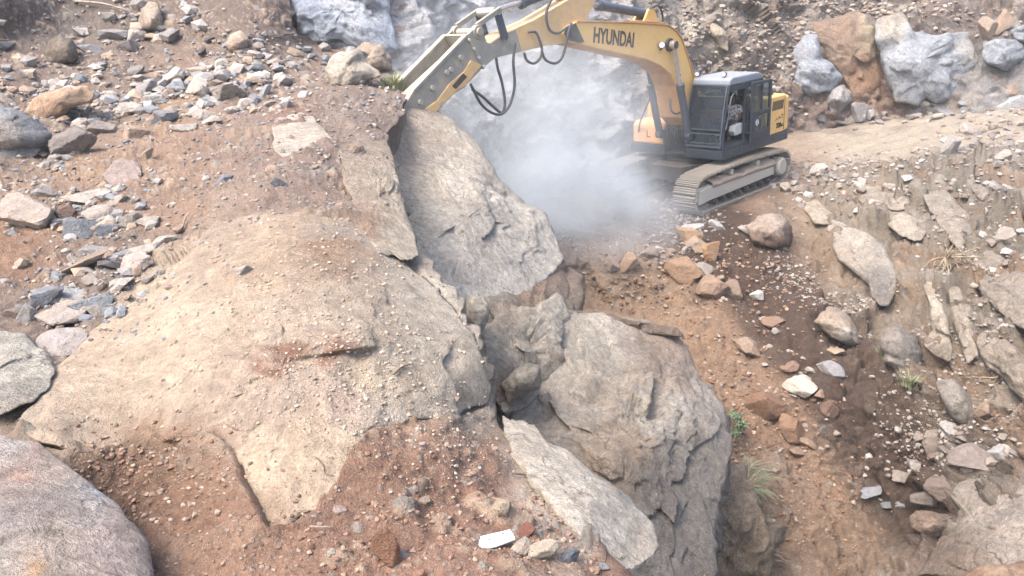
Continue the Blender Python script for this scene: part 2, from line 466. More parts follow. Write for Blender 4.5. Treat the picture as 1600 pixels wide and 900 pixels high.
P2C = [(920, 350, 80, (166, 152, 148)), (800, 300, 80, (160, 152, 150)), (1020, 340, 40, (150, 132, 124)),
       (940, 440, 60, (190, 156, 124)), (1010, 490, 60, (186, 150, 118)), (1000, 420, 30, (180, 148, 120), 16), (1100, 580, 55, (182, 144, 112)), (1190, 700, 55, (176, 138, 108)), (1270, 800, 60, (174, 140, 112)), (1320, 880, 50, (172, 142, 116)), (1220, 620, 30, (164, 130, 104)),
       (1125, 385, 32, (104, 82, 72), 32, 2.5), (1160, 430, 40, (106, 84, 74), 40, 2.5), (1225, 480, 42, (110, 88, 78), 42, 2.5), (1290, 570, 45, (102, 81, 72), 45, 2.5), (1320, 640, 40, (104, 84, 74), 40, 2.5), (1390, 690, 42, (108, 90, 80), 42, 2.5), (1430, 770, 50, (104, 88, 80), 50, 2.5), (1330, 720, 30, (128, 102, 86)), (1100, 350, 22, (110, 88, 76), 14, 2),
       (1245, 330, 40, (168, 142, 118)), (1280, 420, 38, (166, 138, 112)), (1340, 320, 55, (166, 152, 136)), (1420, 470, 36, (162, 138, 114)), (1430, 360, 40, (160, 146, 130)), (1500, 300, 50, (146, 136, 124)), (1560, 400, 60, (138, 128, 116)), (1530, 500, 55, (142, 130, 116)), (1480, 590, 30, (168, 132, 102)), (1560, 600, 45, (156, 134, 112)), (1580, 660, 40, (160, 128, 102)), (1550, 740, 50, (130, 118, 108)), (1460, 600, 30, (134, 120, 108)),
       (1350, 232, 60, (196, 180, 160), 18, 1.6), (1450, 210, 70, (192, 177, 158), 18, 1.6), (1560, 180, 60, (188, 174, 158), 18, 1.6), (1250, 250, 40, (178, 154, 132)), (1200, 320, 30, (160, 128, 104)), (1170, 800, 30, (142, 122, 104), 60), (1300, 180, 60, (160, 142, 128), 16), (1540, 250, 60, (160, 150, 142), 20)]

def disp2(P, u, v, zc, col, N):
    d = 0.12 * fbm(P * 0.8, 4, 11) + 0.03 * ridged(P * 1.9, 4, 14) + 0.03 * fbm(P * 6, 3, 12)
    emb = smooth(1230, 1330, u + 0.0 * v) * smooth(250, 300, v + 0.12 * (u - 1250))
    slide = smooth(-60, 30, (v - 395) - 0.0 * u) * (1 - emb)
    # flow lines running down the slide
    sd = np.stack([(P[:, 0] + 0.8 * P[:, 1]) * 2.0, (P[:, 1] - 0.8 * P[:, 0]) * 0.28, P[:, 2] * 0.6], 1)
    d += slide * (0.05 * ridged(sd, 3, 15) + 0.012 * ridged(sd * 2.7, 3, 16) + 0.05 * facet(P * 2.0, 90) + 0.035 * facet(P * 5.5, 91) + 0.018 * facet(P * 12, 92))
    d += emb * (0.10 * ridged(np.stack([(P[:, 0] + 0.45 * P[:, 1]) * 1.3, (P[:, 1] - 0.45 * P[:, 0]) * 0.4, P[:, 2] * 0.8], 1), 4, 17) + 0.42 * facet(P * 0.8, 53, 0.2) + 0.16 * facet(P * 2.4, 54) + 0.06 * facet(P * 6, 55))
    stk = smooth(0.15, 0.6, fbm(np.stack([(P[:, 0] + 0.45 * P[:, 1]) * 1.1, (P[:, 1] - 0.45 * P[:, 0]) * 0.2, P[:, 2] * 0.3], 1), 4, 93))[:, None] * emb[:, None] * 0.75
    col = col * (1 - stk) + lin((168, 134, 104))[None] * ALB * stk
    stk = smooth(0.2, 0.6, fbm(np.stack([(P[:, 0] + 0.45 * P[:, 1]) * 1.4 + 9, (P[:, 1] - 0.45 * P[:, 0]) * 0.25, P[:, 2] * 0.4], 1), 4, 94))[:, None] * emb[:, None] * 0.6
    col = col * (1 - stk) + lin((176, 166, 154))[None] * ALB * stk
    # wheel ruts on the road
    road = smooth(300, 270, v + 0.17 * (u - 1240)) * smooth(1200, 1260, u)
    d = d * (1 - 0.6 * road) + road * 0.05 * np.sin((P[:, 1] - 0.55 * P[:, 0]) * 7 + 1.5 * fbm(P * .6, 2, 3))
    rough = 0.25 + 0.55 * emb * smooth(-0.2, 0.5, fbm(P * 0.55, 3, 78)) + 0.3 * smooth(0.1, 0.6, fbm(P * 0.6, 3, 79)) * (1 - road)
    strip = np.full(len(u), 1e9)
    pl = [(1100, 350), (1150, 410), (1225, 480), (1290, 570), (1390, 690), (1440, 790)]
    for (a, b), (c, e) in zip(pl[:-1], pl[1:]):
        t = np.clip(((u - a) * (c - a) + (v - b) * (e - b)) / ((c - a) ** 2 + (e - b) ** 2), 0, 1)
        strip = np.minimum(strip, np.hypot(u - a - t * (c - a), v - b - t * (e - b)))
    rough = rough * (1 - 0.85 * road)
    rough = rough * (0.25 + 0.75 * smooth(50, 96, strip + 14 * fbm(P * 1.1, 3, 80)))
    sk_ = (smooth(80, 36, strip + 18 * fbm(P * 1.1, 3, 80)) * 0.88)[:, None]
    col = col * (1 - sk_) + lin((104, 81, 68))[None] * ALB * sk_
    for cell, prob, seed, amp in ((0.75, 0.25, 4, 0.6), (0.30, 0.34, 5, 0.75), (0.13, 0.40, 6, 0.8)):
        h, m, r = stones_relief(P, cell, prob, seed)
        k = amp * rough
        d += h * k
        sc_ = np.where(r[:, 3:4] > 0.45, lin((186, 178, 168))[None], lin((184, 152, 124))[None]) * ALB * (0.62 + 0.5 * r[:, 2:3])
        mm = (m * np.clip(rough * 1.1, 0, 0.8))[:, None]
        col = col * (1 - mm) + sc_ * mm
    col = col * (0.86 + 0.14 * road)[:, None]
    mac = smooth(-2.4, -1.6, -np.abs(((P - O_EX) @ MT)[:, 0]) * 0.62) * smooth(-2.2, -1.5, -np.abs(((P - O_EX) @ MT)[:, 1]))
    d = d * (1 - 0.92 * mac)
    return d, np.concatenate([col, (1 - 0.85 * sk_)], 1)

G2 = sheet('terrain', U2, V2, make_tps(C2), (166, 144, 128), P2C, disp2, M_SOIL)

# --- rear quarry wall
C3 = [(650, 200, D, 17.2), (620, 60, D, 18.2), (540, 30, D, 18.6), (400, 30, D, 23), (700, 100, D, 19.2), (800, 150, D, 20.8), (800, 260, D, 20.3), (800, 335, D, 20), (900, 290, D, 21.6), (900, 150, D, 22.5), (900, 0, D, 23.8), (1000, 250, D, 24.2), (1000, 100, D, 25.3), (1000, 0, D, 26.3),
      (1150, 190, D, 27.2), (1150, 60, D, 28.3), (1150, 0, D, 29), (1300, 180, D, 30), (1300, 60, D, 31.3), (1300, 0, D, 32.5), (1450, 155, D, 31), (1450, 40, D, 32.3), (1600, 130, D, 31.2), (1600, 0, D, 33.6), (1850, 100, D, 32), (1850, 0, D, 34), (700, -200, D, 22.5), (1000, -200, D, 30), (1300, -200, D, 37), (1600, -200, D, 38), (1850, -200, D, 38), (500, -200, D, 22), (360, -200, D, 26),
      (800, 420, D, 19.7), (1000, 400, D, 23.6), (1300, 300, D, 29.4), (1600, 300, D, 30), (1850, 300, D, 30.5), (600, 420, D, 16.8), (360, 400, D, 22)]
u3 = axis(360, 420, 1612, 1850, 3.0); v3 = axis(-200, -20, 345, 420, 2.7)
U3, V3 = np.meshgrid(u3, v3)
P3C = [(720, 70, 70, (164, 164, 168)), (850, 130, 80, (182, 177, 174)), (850, 230, 80, (188, 190, 194)), (960, 110, 60, (180, 168, 158)), (760, 20, 60, (150, 142, 140)), (960, 200, 60, (178, 170, 168)), (970, 20, 60, (168, 152, 140)), (1040, 150, 30, (176, 164, 152)),
       (1100, 70, 50, (178, 162, 146)), (1180, 50, 60, (152, 134, 118)), (1060, 20, 50, (186, 174, 158)), (1130, 30, 40, (180, 168, 152)), (1220, 120, 40, (142, 118, 104)), (1250, 165, 40, (150, 124, 108)), (1300, 10, 60, (146, 128, 118)), (1450, 15, 60, (134, 116, 106)), (1560, 25, 60, (130, 114, 106)),
       (1340, 118, 26, (166, 128, 98)), (1385, 145, 26, (160, 118, 92)), (1560, 130, 60, (166, 165, 166)), (1530, 80, 30, (150, 140, 134)), (630, 30, 26, (172, 138, 122)), (640, 100, 22, (122, 98, 88)), (600, 60, 30, (150, 138, 134)), (660, 20, 30, (150, 148, 152))]

def disp3(P, u, v, zc, col, N):
    strat = np.stack([(P[:, 0] + 0.5 * P[:, 2]) * 0.55, P[:, 1] * 0.55, (P[:, 2] - 0.5 * P[:, 0]) * 1.3], 1)
    rock = smooth(1230, 1050, u)
    d = 0.30 * fbm(P * 0.5, 4, 61) + (0.05 + 0.05 * rock) * ridged(strat, 5, 62) + 0.05 * fbm(P * 2.6, 4, 63) + 0.02 * ridged(P * 4.5, 4, 64) + 0.34 * facet(P * np.array([.6, .6, .9]), 56, 0.2) + 0.13 * facet(P * 1.7, 57, 0.2) + 0.04 * facet(P * 6.5, 58)
    f1, f2, r = voronoi(P * np.array([0.9, 0.9, 1.1]) + 0.4 * np.stack([perlin(P, 4), perlin(P, 5), perlin(P, 6)], 1), 9)
    d += rock * 0.12 * (r[:, 0] - 0.5) * smooth(0, 0.05, f2 - f1)
    col = col * (1 + 0.22 * (r[:, 1:2] - 0.5))
    white = smooth(0.55, 0.9, ridged(strat * 2.3, 4, 70))[:, None] * (0.75 * rock * smooth(1040, 880, u) + 0.08)[:, None]
    col = col * (1 - white) + lin((222, 226, 230))[None] * ALB * white
    col = col * (1 + 0.25 * rock[:, None])
    dark = smooth(0.25, 0.7, fbm(P * 0.9, 4, 71))[:, None] * 0.30
    col = col * (1 - dark * np.array([0.55, 0.6, 0.62]))
    for cell, prob, seed, amp in ((0.8, 0.28, 14, 0.5), (0.34, 0.40, 15, 0.8), (0.16, 0.35, 16, 0.8)):
        h, m, r = stones_relief(P, cell, prob, seed)
        kk = amp * (0.75 - 0.55 * rock)
        d += h * kk
        sc_ = np.where(r[:, 3:4] > 0.4, lin((196, 186, 174))[None], lin((186, 156, 130))[None]) * ALB * (0.7 + 0.5 * r[:, 2:3])
        mm = (m * (0.7 - 0.5 * rock))[:, None]
        col = col * (1 - mm) + sc_ * mm
    return d, col

G3 = sheet('hill', U3, V3, make_tps(C3), (172, 160, 150), P3C, disp3, M_WALL)

EXTRA = []
def surf(u, v, S=None):
    """nearest built surface point under a photo pixel: point, normal, depth, sheet"""
    best = None
    for uv_, P_, in EXTRA if (S is None or S is G1) else ():
        k = ((uv_ - (u, v)) ** 2).sum(1); i_ = k.argmin()
        if k[i_] < 30: return P_[i_], np.array([0.1, -0.35, 0.93]), float(project(P_[i_])[2]), G1
    for s in ((G1, G2, G3) if S is None else (S,)):
        if s is G1:
            uS = np.interp(v, sil[:, 0], sil[:, 1])
            if u > uS and S is None: continue
        elif S is None and not (s.U[0, 0] <= u <= s.U[0, -1] and s.V[0, 0] <= v <= s.V[-1, 0]):
            continue
        r = int(np.clip(np.searchsorted(s.V[:, 0], v), 0, s.V.shape[0] - 1))
        c = int(np.clip(np.searchsorted(s.U[r], u), 0, s.U.shape[1] - 1))
        P = s.P[r, c]; z = project(P)[2]
        if best is None or z < best[2]:
            best = (P, s.N[r, c], float(z), s)
    return best

# ------------------------------------------------------------------ boulders with a drawn outline
def resample(poly, n):
    p = np.array(poly, float); q = np.concatenate([p, p[:1]])
    L = np.concatenate([[0], np.cumsum(np.linalg.norm(np.diff(q, axis=0), axis=1))])
    t = np.linspace(0, L[-1], n, endpoint=False)
    out = np.stack([np.interp(t, L, q[:, 0]), np.interp(t, L, q[:, 1])], 1)
    out = 0.6 * out + 0.2 * (np.roll(out, 1, 0) + np.roll(out, -1, 0))
    return out, L[-1]

def outcrop(name, label, cat, poly, anchors, colors, bulge=0.3, back=0.8, seed=1, facets=9, rough=1.0, center=None, group=None, flat=4.5, strata=None, base=(185, 176, 166), mat=None, rockcol=0.5, kind=None, nmax=420, mmax=110, register=False, grain=1.0):
    n = int(np.clip(np.sum(np.linalg.norm(np.diff(np.array(poly + poly[:1], float), axis=0), axis=1)) / 3.0, 50, nmax))
    out, per = resample(poly, n)
    c = np.array(center if center else out.mean(0), float)
    rad = np.linalg.norm(out - c, axis=1).mean()
    M = int(np.clip(rad / 2.4, 14, mmax))
    th = np.linspace(0, 2 * math.pi, n, endpoint=False)
    ring = np.stack([np.cos(th), np.sin(th), np.full(n, seed * 1.7)], 1)
    jag = 0.040 * (np.abs(perlin(ring * 2.3, 3)) - 0.25) * 2 + 0.030 * ridged(ring * 5.0, 3, 5) * 0.6 + 0.012 * perlin(ring * 17, 6)
    out = c + (out - c) * (1 + jag * min(1.0, 90 / rad))[:, None]
    if anchors is None:
        vb = out[:, 1].max(); ub = out[out[:, 1].argmax(), 0]
        z0 = surf(ub * 0.5 + c[0] * 0.5, vb - 0.12 * (vb - c[1]))[2]
        anchors = z0
    if isinstance(anchors, tuple) and anchors[0] == 'ground':
        S_ = anchors[2] if len(anchors) > 2 else None
        q = np.concatenate([c + k_ * (out[:: max(1, n // 24)] - c) for k_ in (0.1, 0.4, 0.7, 1.0)])
        zz = np.array([surf(a, b, S_)[2] for a, b in q])
        A = np.stack([q[:, 0], q[:, 1], np.ones(len(q))], 1); sol0 = np.linalg.lstsq(A, 1 / zz, rcond=None)[0]
        off = np.percentile(A @ sol0 - 1 / zz, 12)          # how far the bumps stand out of the fitted plane
        sol0[2] -= min(off, 0); sol0[2] += anchors[1] / zz.mean() ** 2
        if len(anchors) > 3:
            gu, gv = anchors[3]; sol0 = sol0 + np.array([gu, gv, -gu * c[0] - gv * c[1]]) / rad / zz.mean() ** 2
        anchors = [(a, b, 1.0 / float(sol0 @ np.array([a, b, 1]))) for a, b in ((c[0] - rad, c[1]), (c[0] + rad, c[1] + rad), (c[0], c[1] - rad))]
    if anchors == 'wall':
        anchors = surf(c[0], c[1], G3)[2] - 0.25
    if isinstance(anchors, tuple) and anchors[0] == 'smooth':
        iz = lambda u, v: anchors[1].tps(np.asarray(u, float), np.asarray(v, float)) + anchors[2] / 36.0
    elif isinstance(anchors, (int, float)):
        iz = lambda u, v: np.full(np.shape(u), 1.0 / anchors)
    else:
        A = np.array([(a[0], a[1], 1) for a in anchors], float); b = np.array([1.0 / a[2] for a in anchors])
        sol = np.linalg.lstsq(A, b, rcond=None)[0]
        iz = lambda u, v: sol[0] * u + sol[1] * v + sol[2]
    rg = np.random.default_rng(seed * 101 + 7)
    rho = np.linspace(0, 1, M + 1)[1:] ** 0.85
    pix = c + rho[:, None, None] * (out - c)[None]              # M,n,2
    x = (pix[..., 0] - c[0]) / rad; y = (pix[..., 1] - c[1]) / rad
    f = np.full(x.shape, 1.0)
    for k in range(facets):
        a = (k + rg.random()) * 2 * math.pi / facets; s = 0.35 + 0.95 * rg.random(); off = 0.95 + 0.25 * rg.random()
        pl = off - s * (x * math.cos(a) + y * math.sin(a)) * 0.75
        f = -np.log(np.exp(-26 * f) + np.exp(-26 * pl)) / 26
    prof = np.clip(1 - rho ** flat, 0, 1)[:, None] ** 0.55
    zmid = 1.0 / iz(pix[..., 0], pix[..., 1])
    zf = zmid - bulge * prof * np.clip(f, 0.15, 2)
    zb = zmid + back * np.sqrt(np.clip(1 - rho[:, None] ** 2, 0, 1))
    R = rays(pix[..., 0], pix[..., 1])
    Pf = CAMP + R * zf[..., None]; Pb = CAMP + R[:-1] * zb[:-1, :, None]
    zc_c = 1.0 / float(iz(c[0], c[1]))
    rc = rays(c[0], c[1])
    cf = CAMP + rc * (zc_c - bulge); cb = CAMP + rc * (zc_c + back)
    V = np.concatenate([Pf.reshape(-1, 3), Pb.reshape(-1, 3), cf[None], cb[None]])
    pu = np.concatenate([pix[..., 0].ravel(), pix[:-1, :, 0].ravel(), [c[0]], [c[0]]])
    pv = np.concatenate([pix[..., 1].ravel(), pix[:-1, :, 1].ravel(), [c[1]], [c[1]]])
    nf = M * n
    F = []
    j = np.arange(n); j2 = (j + 1) % n
    for i in range(M - 1):
        F.append(np.stack([i * n + j, (i + 1) * n + j, (i + 1) * n + j2, i * n + j2], 1))
    for i in range(M - 2):
        F.append(np.stack([nf + i * n + j2, nf + (i + 1) * n + j2, nf + (i + 1) * n + j, nf + i * n + j], 1))
    F.append(np.stack([nf + (M - 2) * n + j2, (M - 1) * n + j2, (M - 1) * n + j, nf + (M - 2) * n + j], 1))
    F = np.concatenate(F).tolist()
    ic, ib = len(V) - 2, len(V) - 1
    F += [[ic, int(a), int(b)] for a, b in zip(j, j2)]
    F += [[ib, int(nf + b), int(nf + a)] for a, b in zip(j, j2)]
    size = rad * zc_c / FPX
    ctr = CAMP + rc * (zc_c + 0.3 * back)
    dirn = V - ctr; dirn /= np.linalg.norm(dirn, axis=1)[:, None] + 1e-9
    Q = V / max(size, 1e-6)
    d = size * rough * (0.07 * fbm(Q * 1.3, 3, seed) + 0.010 * ridged(Q * 3.1, 4, seed + 5))
    f1, f2, r = voronoi(Q * 1.5 + 0.35 * np.stack([perlin(Q * 1.7, 4), perlin(Q * 1.7, 5), perlin(Q * 1.7, 6)], 1), seed)
    d += size * rough * (0.10 * (r[:, 0] - 0.5) * smooth(0.0, 0.16, f2 - f1) - 0.02 * smooth(0.05, 0.0, f2 - f1))
    k_ = rough * min(1.0, size * 1.6)
    an = np.array([1.0, 1.0, 1.5])
    d += k_ * 1.35 * (0.12 * facet(V * 1.1 * an, seed + 40, 0.2) + 0.040 * facet(V * 2.7 * an, seed + 41, 0.2) + 0.016 * facet(V * 8.0, seed + 43) + 0.012 * fbm(V * 14.0, 3, seed + 44) + 0.03 * fbm(V * 2.2, 3, seed + 42))
    if strata is not None:
        sd = np.array(strata, float); sd /= np.linalg.norm(sd)
        tt = V @ sd
        w = V * 0.8 + sd * (tt * 6.0)[:, None]
        d += size * rough * 0.05 * ridged(w / max(size, .3) * 1.2, 3, seed + 30)
    dg = d[:M * n].reshape(M, n)
    for _ in range(5 if register else 1):
        dg = 0.5 * dg + 0.25 * (np.roll(dg, 1, 1) + np.roll(dg, -1, 1))
        e_ = np.concatenate([dg[:1], dg, dg[-1:]]); dg = 0.5 * dg + 0.25 * (e_[:-2] + e_[2:])
    d[:M * n] = dg.ravel()
    rim = np.concatenate([np.repeat(prof.ravel(), n), np.zeros((M - 1) * n) + 1, [1, 1]])
    V2_ = V + dirn * (d * (0.6 + 0.4 * np.clip(rim, 0, 1)))[:, None]
    col = paint(pu, pv, V, base, colors, warp=rad * 0.22) * grain
    blue = smooth(0.0, 0.06, (col[:, 2] - col[:, 0]) / (col.mean(1) + 1e-6))[:, None]
    col = col * ((1 - blue) * np.array([1.15, 1.115, 1.04]) + blue * np.array([1.04, 1.06, 1.08]))
    tone = 1 + rockcol * (0.55 * (r[:, 1:2] - 0.5) * 0.8 + 0.22 * fbm(Q * 2.2, 4, seed + 3)[:, None])
    tone = tone + 0.16 * perlin(V * 9, 3)[:, None] + 0.16 * perlin(V * 23, 4)[:, None]
    col = col * np.clip(tone, 0.5, 1.6)
    if register:
        q_ = project(V2_[:M * n]); EXTRA.append((np.stack([q_[0], q_[1]], 1), V2_[:M * n].copy()))
    org = V2_[V2_[:, 2].argmin()] * 0 + np.array([ctr[0], ctr[1], V2_[:, 2].min()])
    o = mesh_from(name, V2_ - org, F, mat or M_ROCK, None, col)
    o.location = org
    tag(o, label, cat, group, kind)
    return o

outcrop('rock_outcrop', 'massive cream coloured bedrock mound with a flat tongue of slab running into the red soil', 'rock face',
        MOUND,
        ('smooth', G1, 0.035),
        [(300, 570, 100, (214, 194, 170)), (160, 630, 80, (216, 194, 168)), (480, 500, 80, (212, 192, 170)), (650, 510, 60, (212, 202, 186)), (700, 600, 50, (214, 202, 184)), (440, 410, 50, (202, 176, 148)), (530, 392, 40, (184, 148, 114), 24, 1.5), (360, 390, 40, (200, 180, 158)), (380, 620, 60, (204, 182, 164)), (560, 440, 40, (206, 188, 166)),
         (530, 650, 34, (208, 184, 168), 30, 1.5), (600, 612, 30, (222, 204, 176), 24, 1.5), (460, 750, 60, (222, 200, 172), 60, 2), (420, 800, 24, (204, 172, 144)), (428, 540, 30, (150, 94, 70), 8, 4), (400, 562, 24, (160, 104, 80), 7, 3), (505, 556, 18, (160, 108, 82), 14, 3), (300, 672, 60, (176, 138, 110), 18, 2), (330, 690, 30, (170, 130, 102), 20, 2), (620, 560, 40, (214, 200, 180)), (150, 690, 40, (190, 156, 126), 14)],
        bulge=0.10, back=0.5, seed=301, rough=0.7, center=(440, 575), facets=3, flat=16, rockcol=0.28, nmax=760, mmax=170, register=True, mat=M_MOUND, grain=np.array([0.80, 0.79, 0.80]))
GREY = (192, 186, 178)
outcrop('rock_outcrop', 'broad pale grey bedrock face hanging over the pit below the breaker', 'rock face',
        [(606, 196), (640, 168), (664, 166), (700, 188), (745, 226), (782, 282), (822, 318), (848, 332), (866, 375), (872, 404), (846, 440), (804, 470), (770, 494), (738, 530), (700, 480), (652, 416), (628, 370), (612, 300), (600, 246)],
        [(640, 165, 13.3), (866, 395, 12.6), (740, 515, 9.9), (605, 300, 11.4)],
        [(650, 215, 50, (184, 168, 152)), (700, 260, 60, (198, 190, 180)), (720, 340, 70, (200, 194, 186)), (800, 350, 50, (196, 192, 186)), (720, 440, 50, (186, 182, 178)), (660, 330, 40, (202, 192, 178)), (830, 400, 40, (202, 198, 192)), (780, 470, 30, (204, 200, 192)), (640, 260, 30, (178, 160, 144))],
        bulge=0.55, back=1.6, seed=3, rough=0.62, grain=1.10, center=(730, 340), strata=(0.8, 0.2, 0.5))
outcrop('rock_outcrop', 'brown cracked bedrock ledge split by upright fissures left of the pale grey face', 'rock face',
        [(530, 232), (560, 222), (600, 212), (616, 250), (622, 300), (648, 372), (655, 398), (630, 404), (590, 392), (565, 345), (545, 300)],
        ('ground', 0.06, G1),
        [(560, 260, 40, (178, 160, 144)), (600, 300, 36, (196, 184, 168)), (575, 340, 30, (160, 126, 106)), (620, 370, 30, (200, 188, 172))],
        bulge=0.28, back=0.9, seed=8, rough=1.1, strata=(1, 0.1, 0.15))
outcrop('rock_outcrop', 'massive dark grey rock buttress, right face shaded in its colour, dropping to the bottom edge beside the orange slide', 'rock face',
        [(884, 500), (930, 492), (965, 500), (1040, 508), (1076, 540), (1090, 580), (1124, 608), (1136, 650), (1130, 720), (1120, 800), (1112, 900), (1080, 1000), (1000, 990), (930, 880), (880, 760), (820, 690), (778, 630), (800, 596), (850, 560)],
        [(960, 500, 11.6), (1130, 640, 10.6), (1110, 900, 8.9), (800, 620, 9.4)],
        [(860, 620, 60, (186, 174, 160)), (940, 640, 60, (186, 174, 162)), (960, 690, 40, (176, 152, 128)), (1000, 540, 45, (168, 150, 136)), (1050, 560, 40, (172, 152, 138)), (960, 530, 30, (200, 194, 186)), (1040, 640, 50, (186, 180, 172)), (1060, 740, 60, (128, 124, 121)), (1010, 740, 40, (124, 117, 114)), (1060, 860, 70, (138, 132, 128)), (1100, 700, 40, (140, 134, 130)), (900, 560, 40, (190, 182, 170))],  # the darker greys put shade on the right face
        bulge=0.5, back=1.6, seed=5, rough=1.1, grain=0.98, center=(980, 690), facets=9)
outcrop('boulder', 'long pale speckled boulder lying down the ledge beside the dark buttress', 'boulder',
        [(786, 650), (812, 664), (834, 662), (850, 690), (884, 700), (930, 742), (986, 776), (1018, 816), (1031, 856), (1012, 880), (972, 896), (930, 872), (880, 818), (830, 760), (796, 710)],
        [(800, 660, 5.9), (1025, 850, 5.0), (960, 890, 4.55)],
        [(830, 700, 50, (214, 204, 192)), (900, 760, 50, (216, 208, 198)), (960, 800, 40, (198, 194, 190)), (990, 850, 40, (206, 198, 188))],
        bulge=0.28, back=0.6, seed=11, rough=0.6, center=(918, 786))
outcrop('boulder', 'large dark purple grey boulder filling the lower left corner', 'boulder',
        [(-80, 668), (0, 678), (60, 692), (118, 738), (152, 764), (190, 792), (228, 850), (238, 900), (232, 970), (80, 1060), (-90, 1050)],
        [(0, 680, 4.42), (230, 860, 3.80), (0, 1000, 3.05)],
        [(30, 730, 50, (192, 168, 160)), (90, 760, 40, (202, 186, 178)), (20, 800, 40, (172, 162, 162)), (110, 800, 30, (180, 172, 170)), (150, 800, 24, (200, 204, 212)), (160, 860, 50, (200, 182, 178)), (60, 860, 40, (194, 178, 168)), (40, 740, 18, (184, 132, 106)), (20, 690, 20, (208, 208, 212)), (42, 890, 14, (220, 172, 118)), (190, 890, 40, (198, 180, 174))],
        bulge=0.22, back=0.8, seed=13, rough=0.16, center=(70, 870))
outcrop('boulder', 'pale flat grey boulder at the left edge above the purple boulder', 'boulder',
        [(-70, 522), (0, 518), (40, 524), (62, 548), (84, 578), (80, 602), (48, 628), (0, 646), (-70, 640)],
        ('ground', 0.10, G1),
        [(20, 560, 60, (202, 198, 190)), (20, 620, 30, (150, 140, 132))], bulge=0.14, back=0.5, seed=17, rough=0.6)
outcrop('boulder', 'smooth blue grey boulder cut by the left edge of the upper slope', 'boulder',
        [(-60, 160), (0, 163), (28, 172), (58, 192), (80, 210), (66, 228), (20, 236), (-60, 240)], None,
        [(20, 190, 40, (158, 160, 166)), (10, 210, 20, (182, 172, 164)), (60, 205, 20, (128, 130, 138))], bulge=0.35, back=0.6, seed=19, rough=0.7)
outcrop('boulder', 'rounded tan boulder lying on the rubble near the upper left edge', 'boulder',
        [(36, 176), (58, 150), (98, 136), (132, 134), (148, 146), (144, 158), (112, 168), (92, 184), (66, 190)], None,
        [(90, 155, 60, (206, 172, 142)), (80, 180, 20, (170, 130, 104))], bulge=0.30, back=0.5, seed=23, rough=0.55)
outcrop('rock_slab', 'wide pale slab showing through the brown dirt in the middle of the upper slope', 'rock slab',
        [(420, 168), (452, 160), (490, 184), (514, 214), (518, 242), (492, 264), (455, 258), (430, 236)],
        ('ground', 0.06),
        [(460, 215, 60, (206, 194, 182)), (505, 235, 20, (196, 176, 160))], bulge=0.10, back=0.35, seed=41, rough=0.8, flat=5)
outcrop('rock_outcrop', 'pale rounded bedrock knob on the ridge beside the grass tuft', 'rock face',
        [(508, 108), (526, 88), (556, 84), (582, 100), (596, 118), (574, 128), (540, 138), (522, 134)], None,
        [(550, 105, 50, (206, 196, 184))], bulge=0.35, back=0.6, seed=43, rough=0.9)
outcrop('rock_outcrop', 'weathered tan bedrock knob on the ridge under the white rock', 'rock face',
        [(546, 84), (570, 66), (596, 70), (612, 90), (612, 108), (586, 110), (560, 100)], None,
        [(580, 90, 50, (190, 172, 156))], bulge=0.3, back=0.6, seed=47, rough=0.9)
outcrop('rock_outcrop', 'white and blue streaked rock buttress at the top left of the wall', 'rock face',
        [(436, -30), (450, 20), (470, 58), (494, 68), (522, 66), (560, 76), (590, 84), (614, 92), (618, 60), (606, 20), (600, -40), (520, -50)],
        'wall', [(540, 30, 60, (200, 208, 220)), (480, 30, 40, (150, 164, 186)), (590, 60, 30, (176, 190, 210)), (560, 0, 30, (220, 222, 228))], bulge=0.6, back=1.4, seed=53, rough=0.9, grain=0.95, base=(190, 198, 208))
outcrop('boulder', 'upright pale boulder near the top of the left slope', 'boulder',
        [(214, 44), (220, 14), (232, 3), (246, 6), (254, 26), (256, 46), (236, 48)], None, [(235, 28, 40, (198, 180, 164))], bulge=0.4, back=0.6, seed=59, rough=0.9)
outcrop('boulder', 'rounded pinkish boulder alone on the upper slope under the white rock', 'boulder',
        [(352, 70), (360, 54), (376, 48), (388, 60), (387, 74), (374, 83), (360, 80)], None, [(370, 66, 40, (208, 184, 166))], bulge=0.35, back=0.5, seed=61, rough=0.8)
outcrop('boulder', 'brown weathered boulder on the dark dirt at the far upper left', 'boulder',
        [(68, 84), (76, 62), (94, 54), (112, 64), (122, 82), (118, 98), (92, 100), (74, 96)], None, [(95, 75, 40, (134, 120, 108))], bulge=0.4, back=0.6, seed=67, rough=1.0)
# boulders on the right slope
outcrop('boulder', 'shade painted boulder perched on the crest right below the near track', 'boulder',
        [(1168, 356), (1185, 336), (1205, 331), (1221, 338), (1232, 364), (1236, 397), (1222, 400), (1200, 388), (1177, 376)], None,
        [(1200, 350, 20, (190, 172, 160)), (1190, 372, 14, (160, 134, 118)), (1222, 385, 20, (132, 108, 96))], bulge=0.4, back=0.5, seed=71, rough=1.2)  # darker tones paint the boulder's shaded lower right into its colour
outcrop('rock_slab', 'large leaning slab with lit top and shaded lower face painted in on the right slope', 'rock slab',
        [(1300, 344), (1330, 352), (1363, 370), (1388, 396), (1398, 416), (1404, 441), (1402, 457), (1392, 478), (1376, 480), (1362, 466), (1358, 448), (1333, 427), (1311, 408), (1303, 389)],
        ('ground', 0.35),
        [(1340, 380, 36, (190, 182, 172)), (1380, 400, 26, (184, 176, 166)), (1370, 440, 26, (146, 142, 138)), (1385, 470, 20, (134, 128, 124)), (1320, 400, 20, (176, 162, 150))], bulge=0.45, back=0.8, seed=73, rough=0.7, rockcol=0.3)  # colours carry the lit upper side and the shade on the lower face
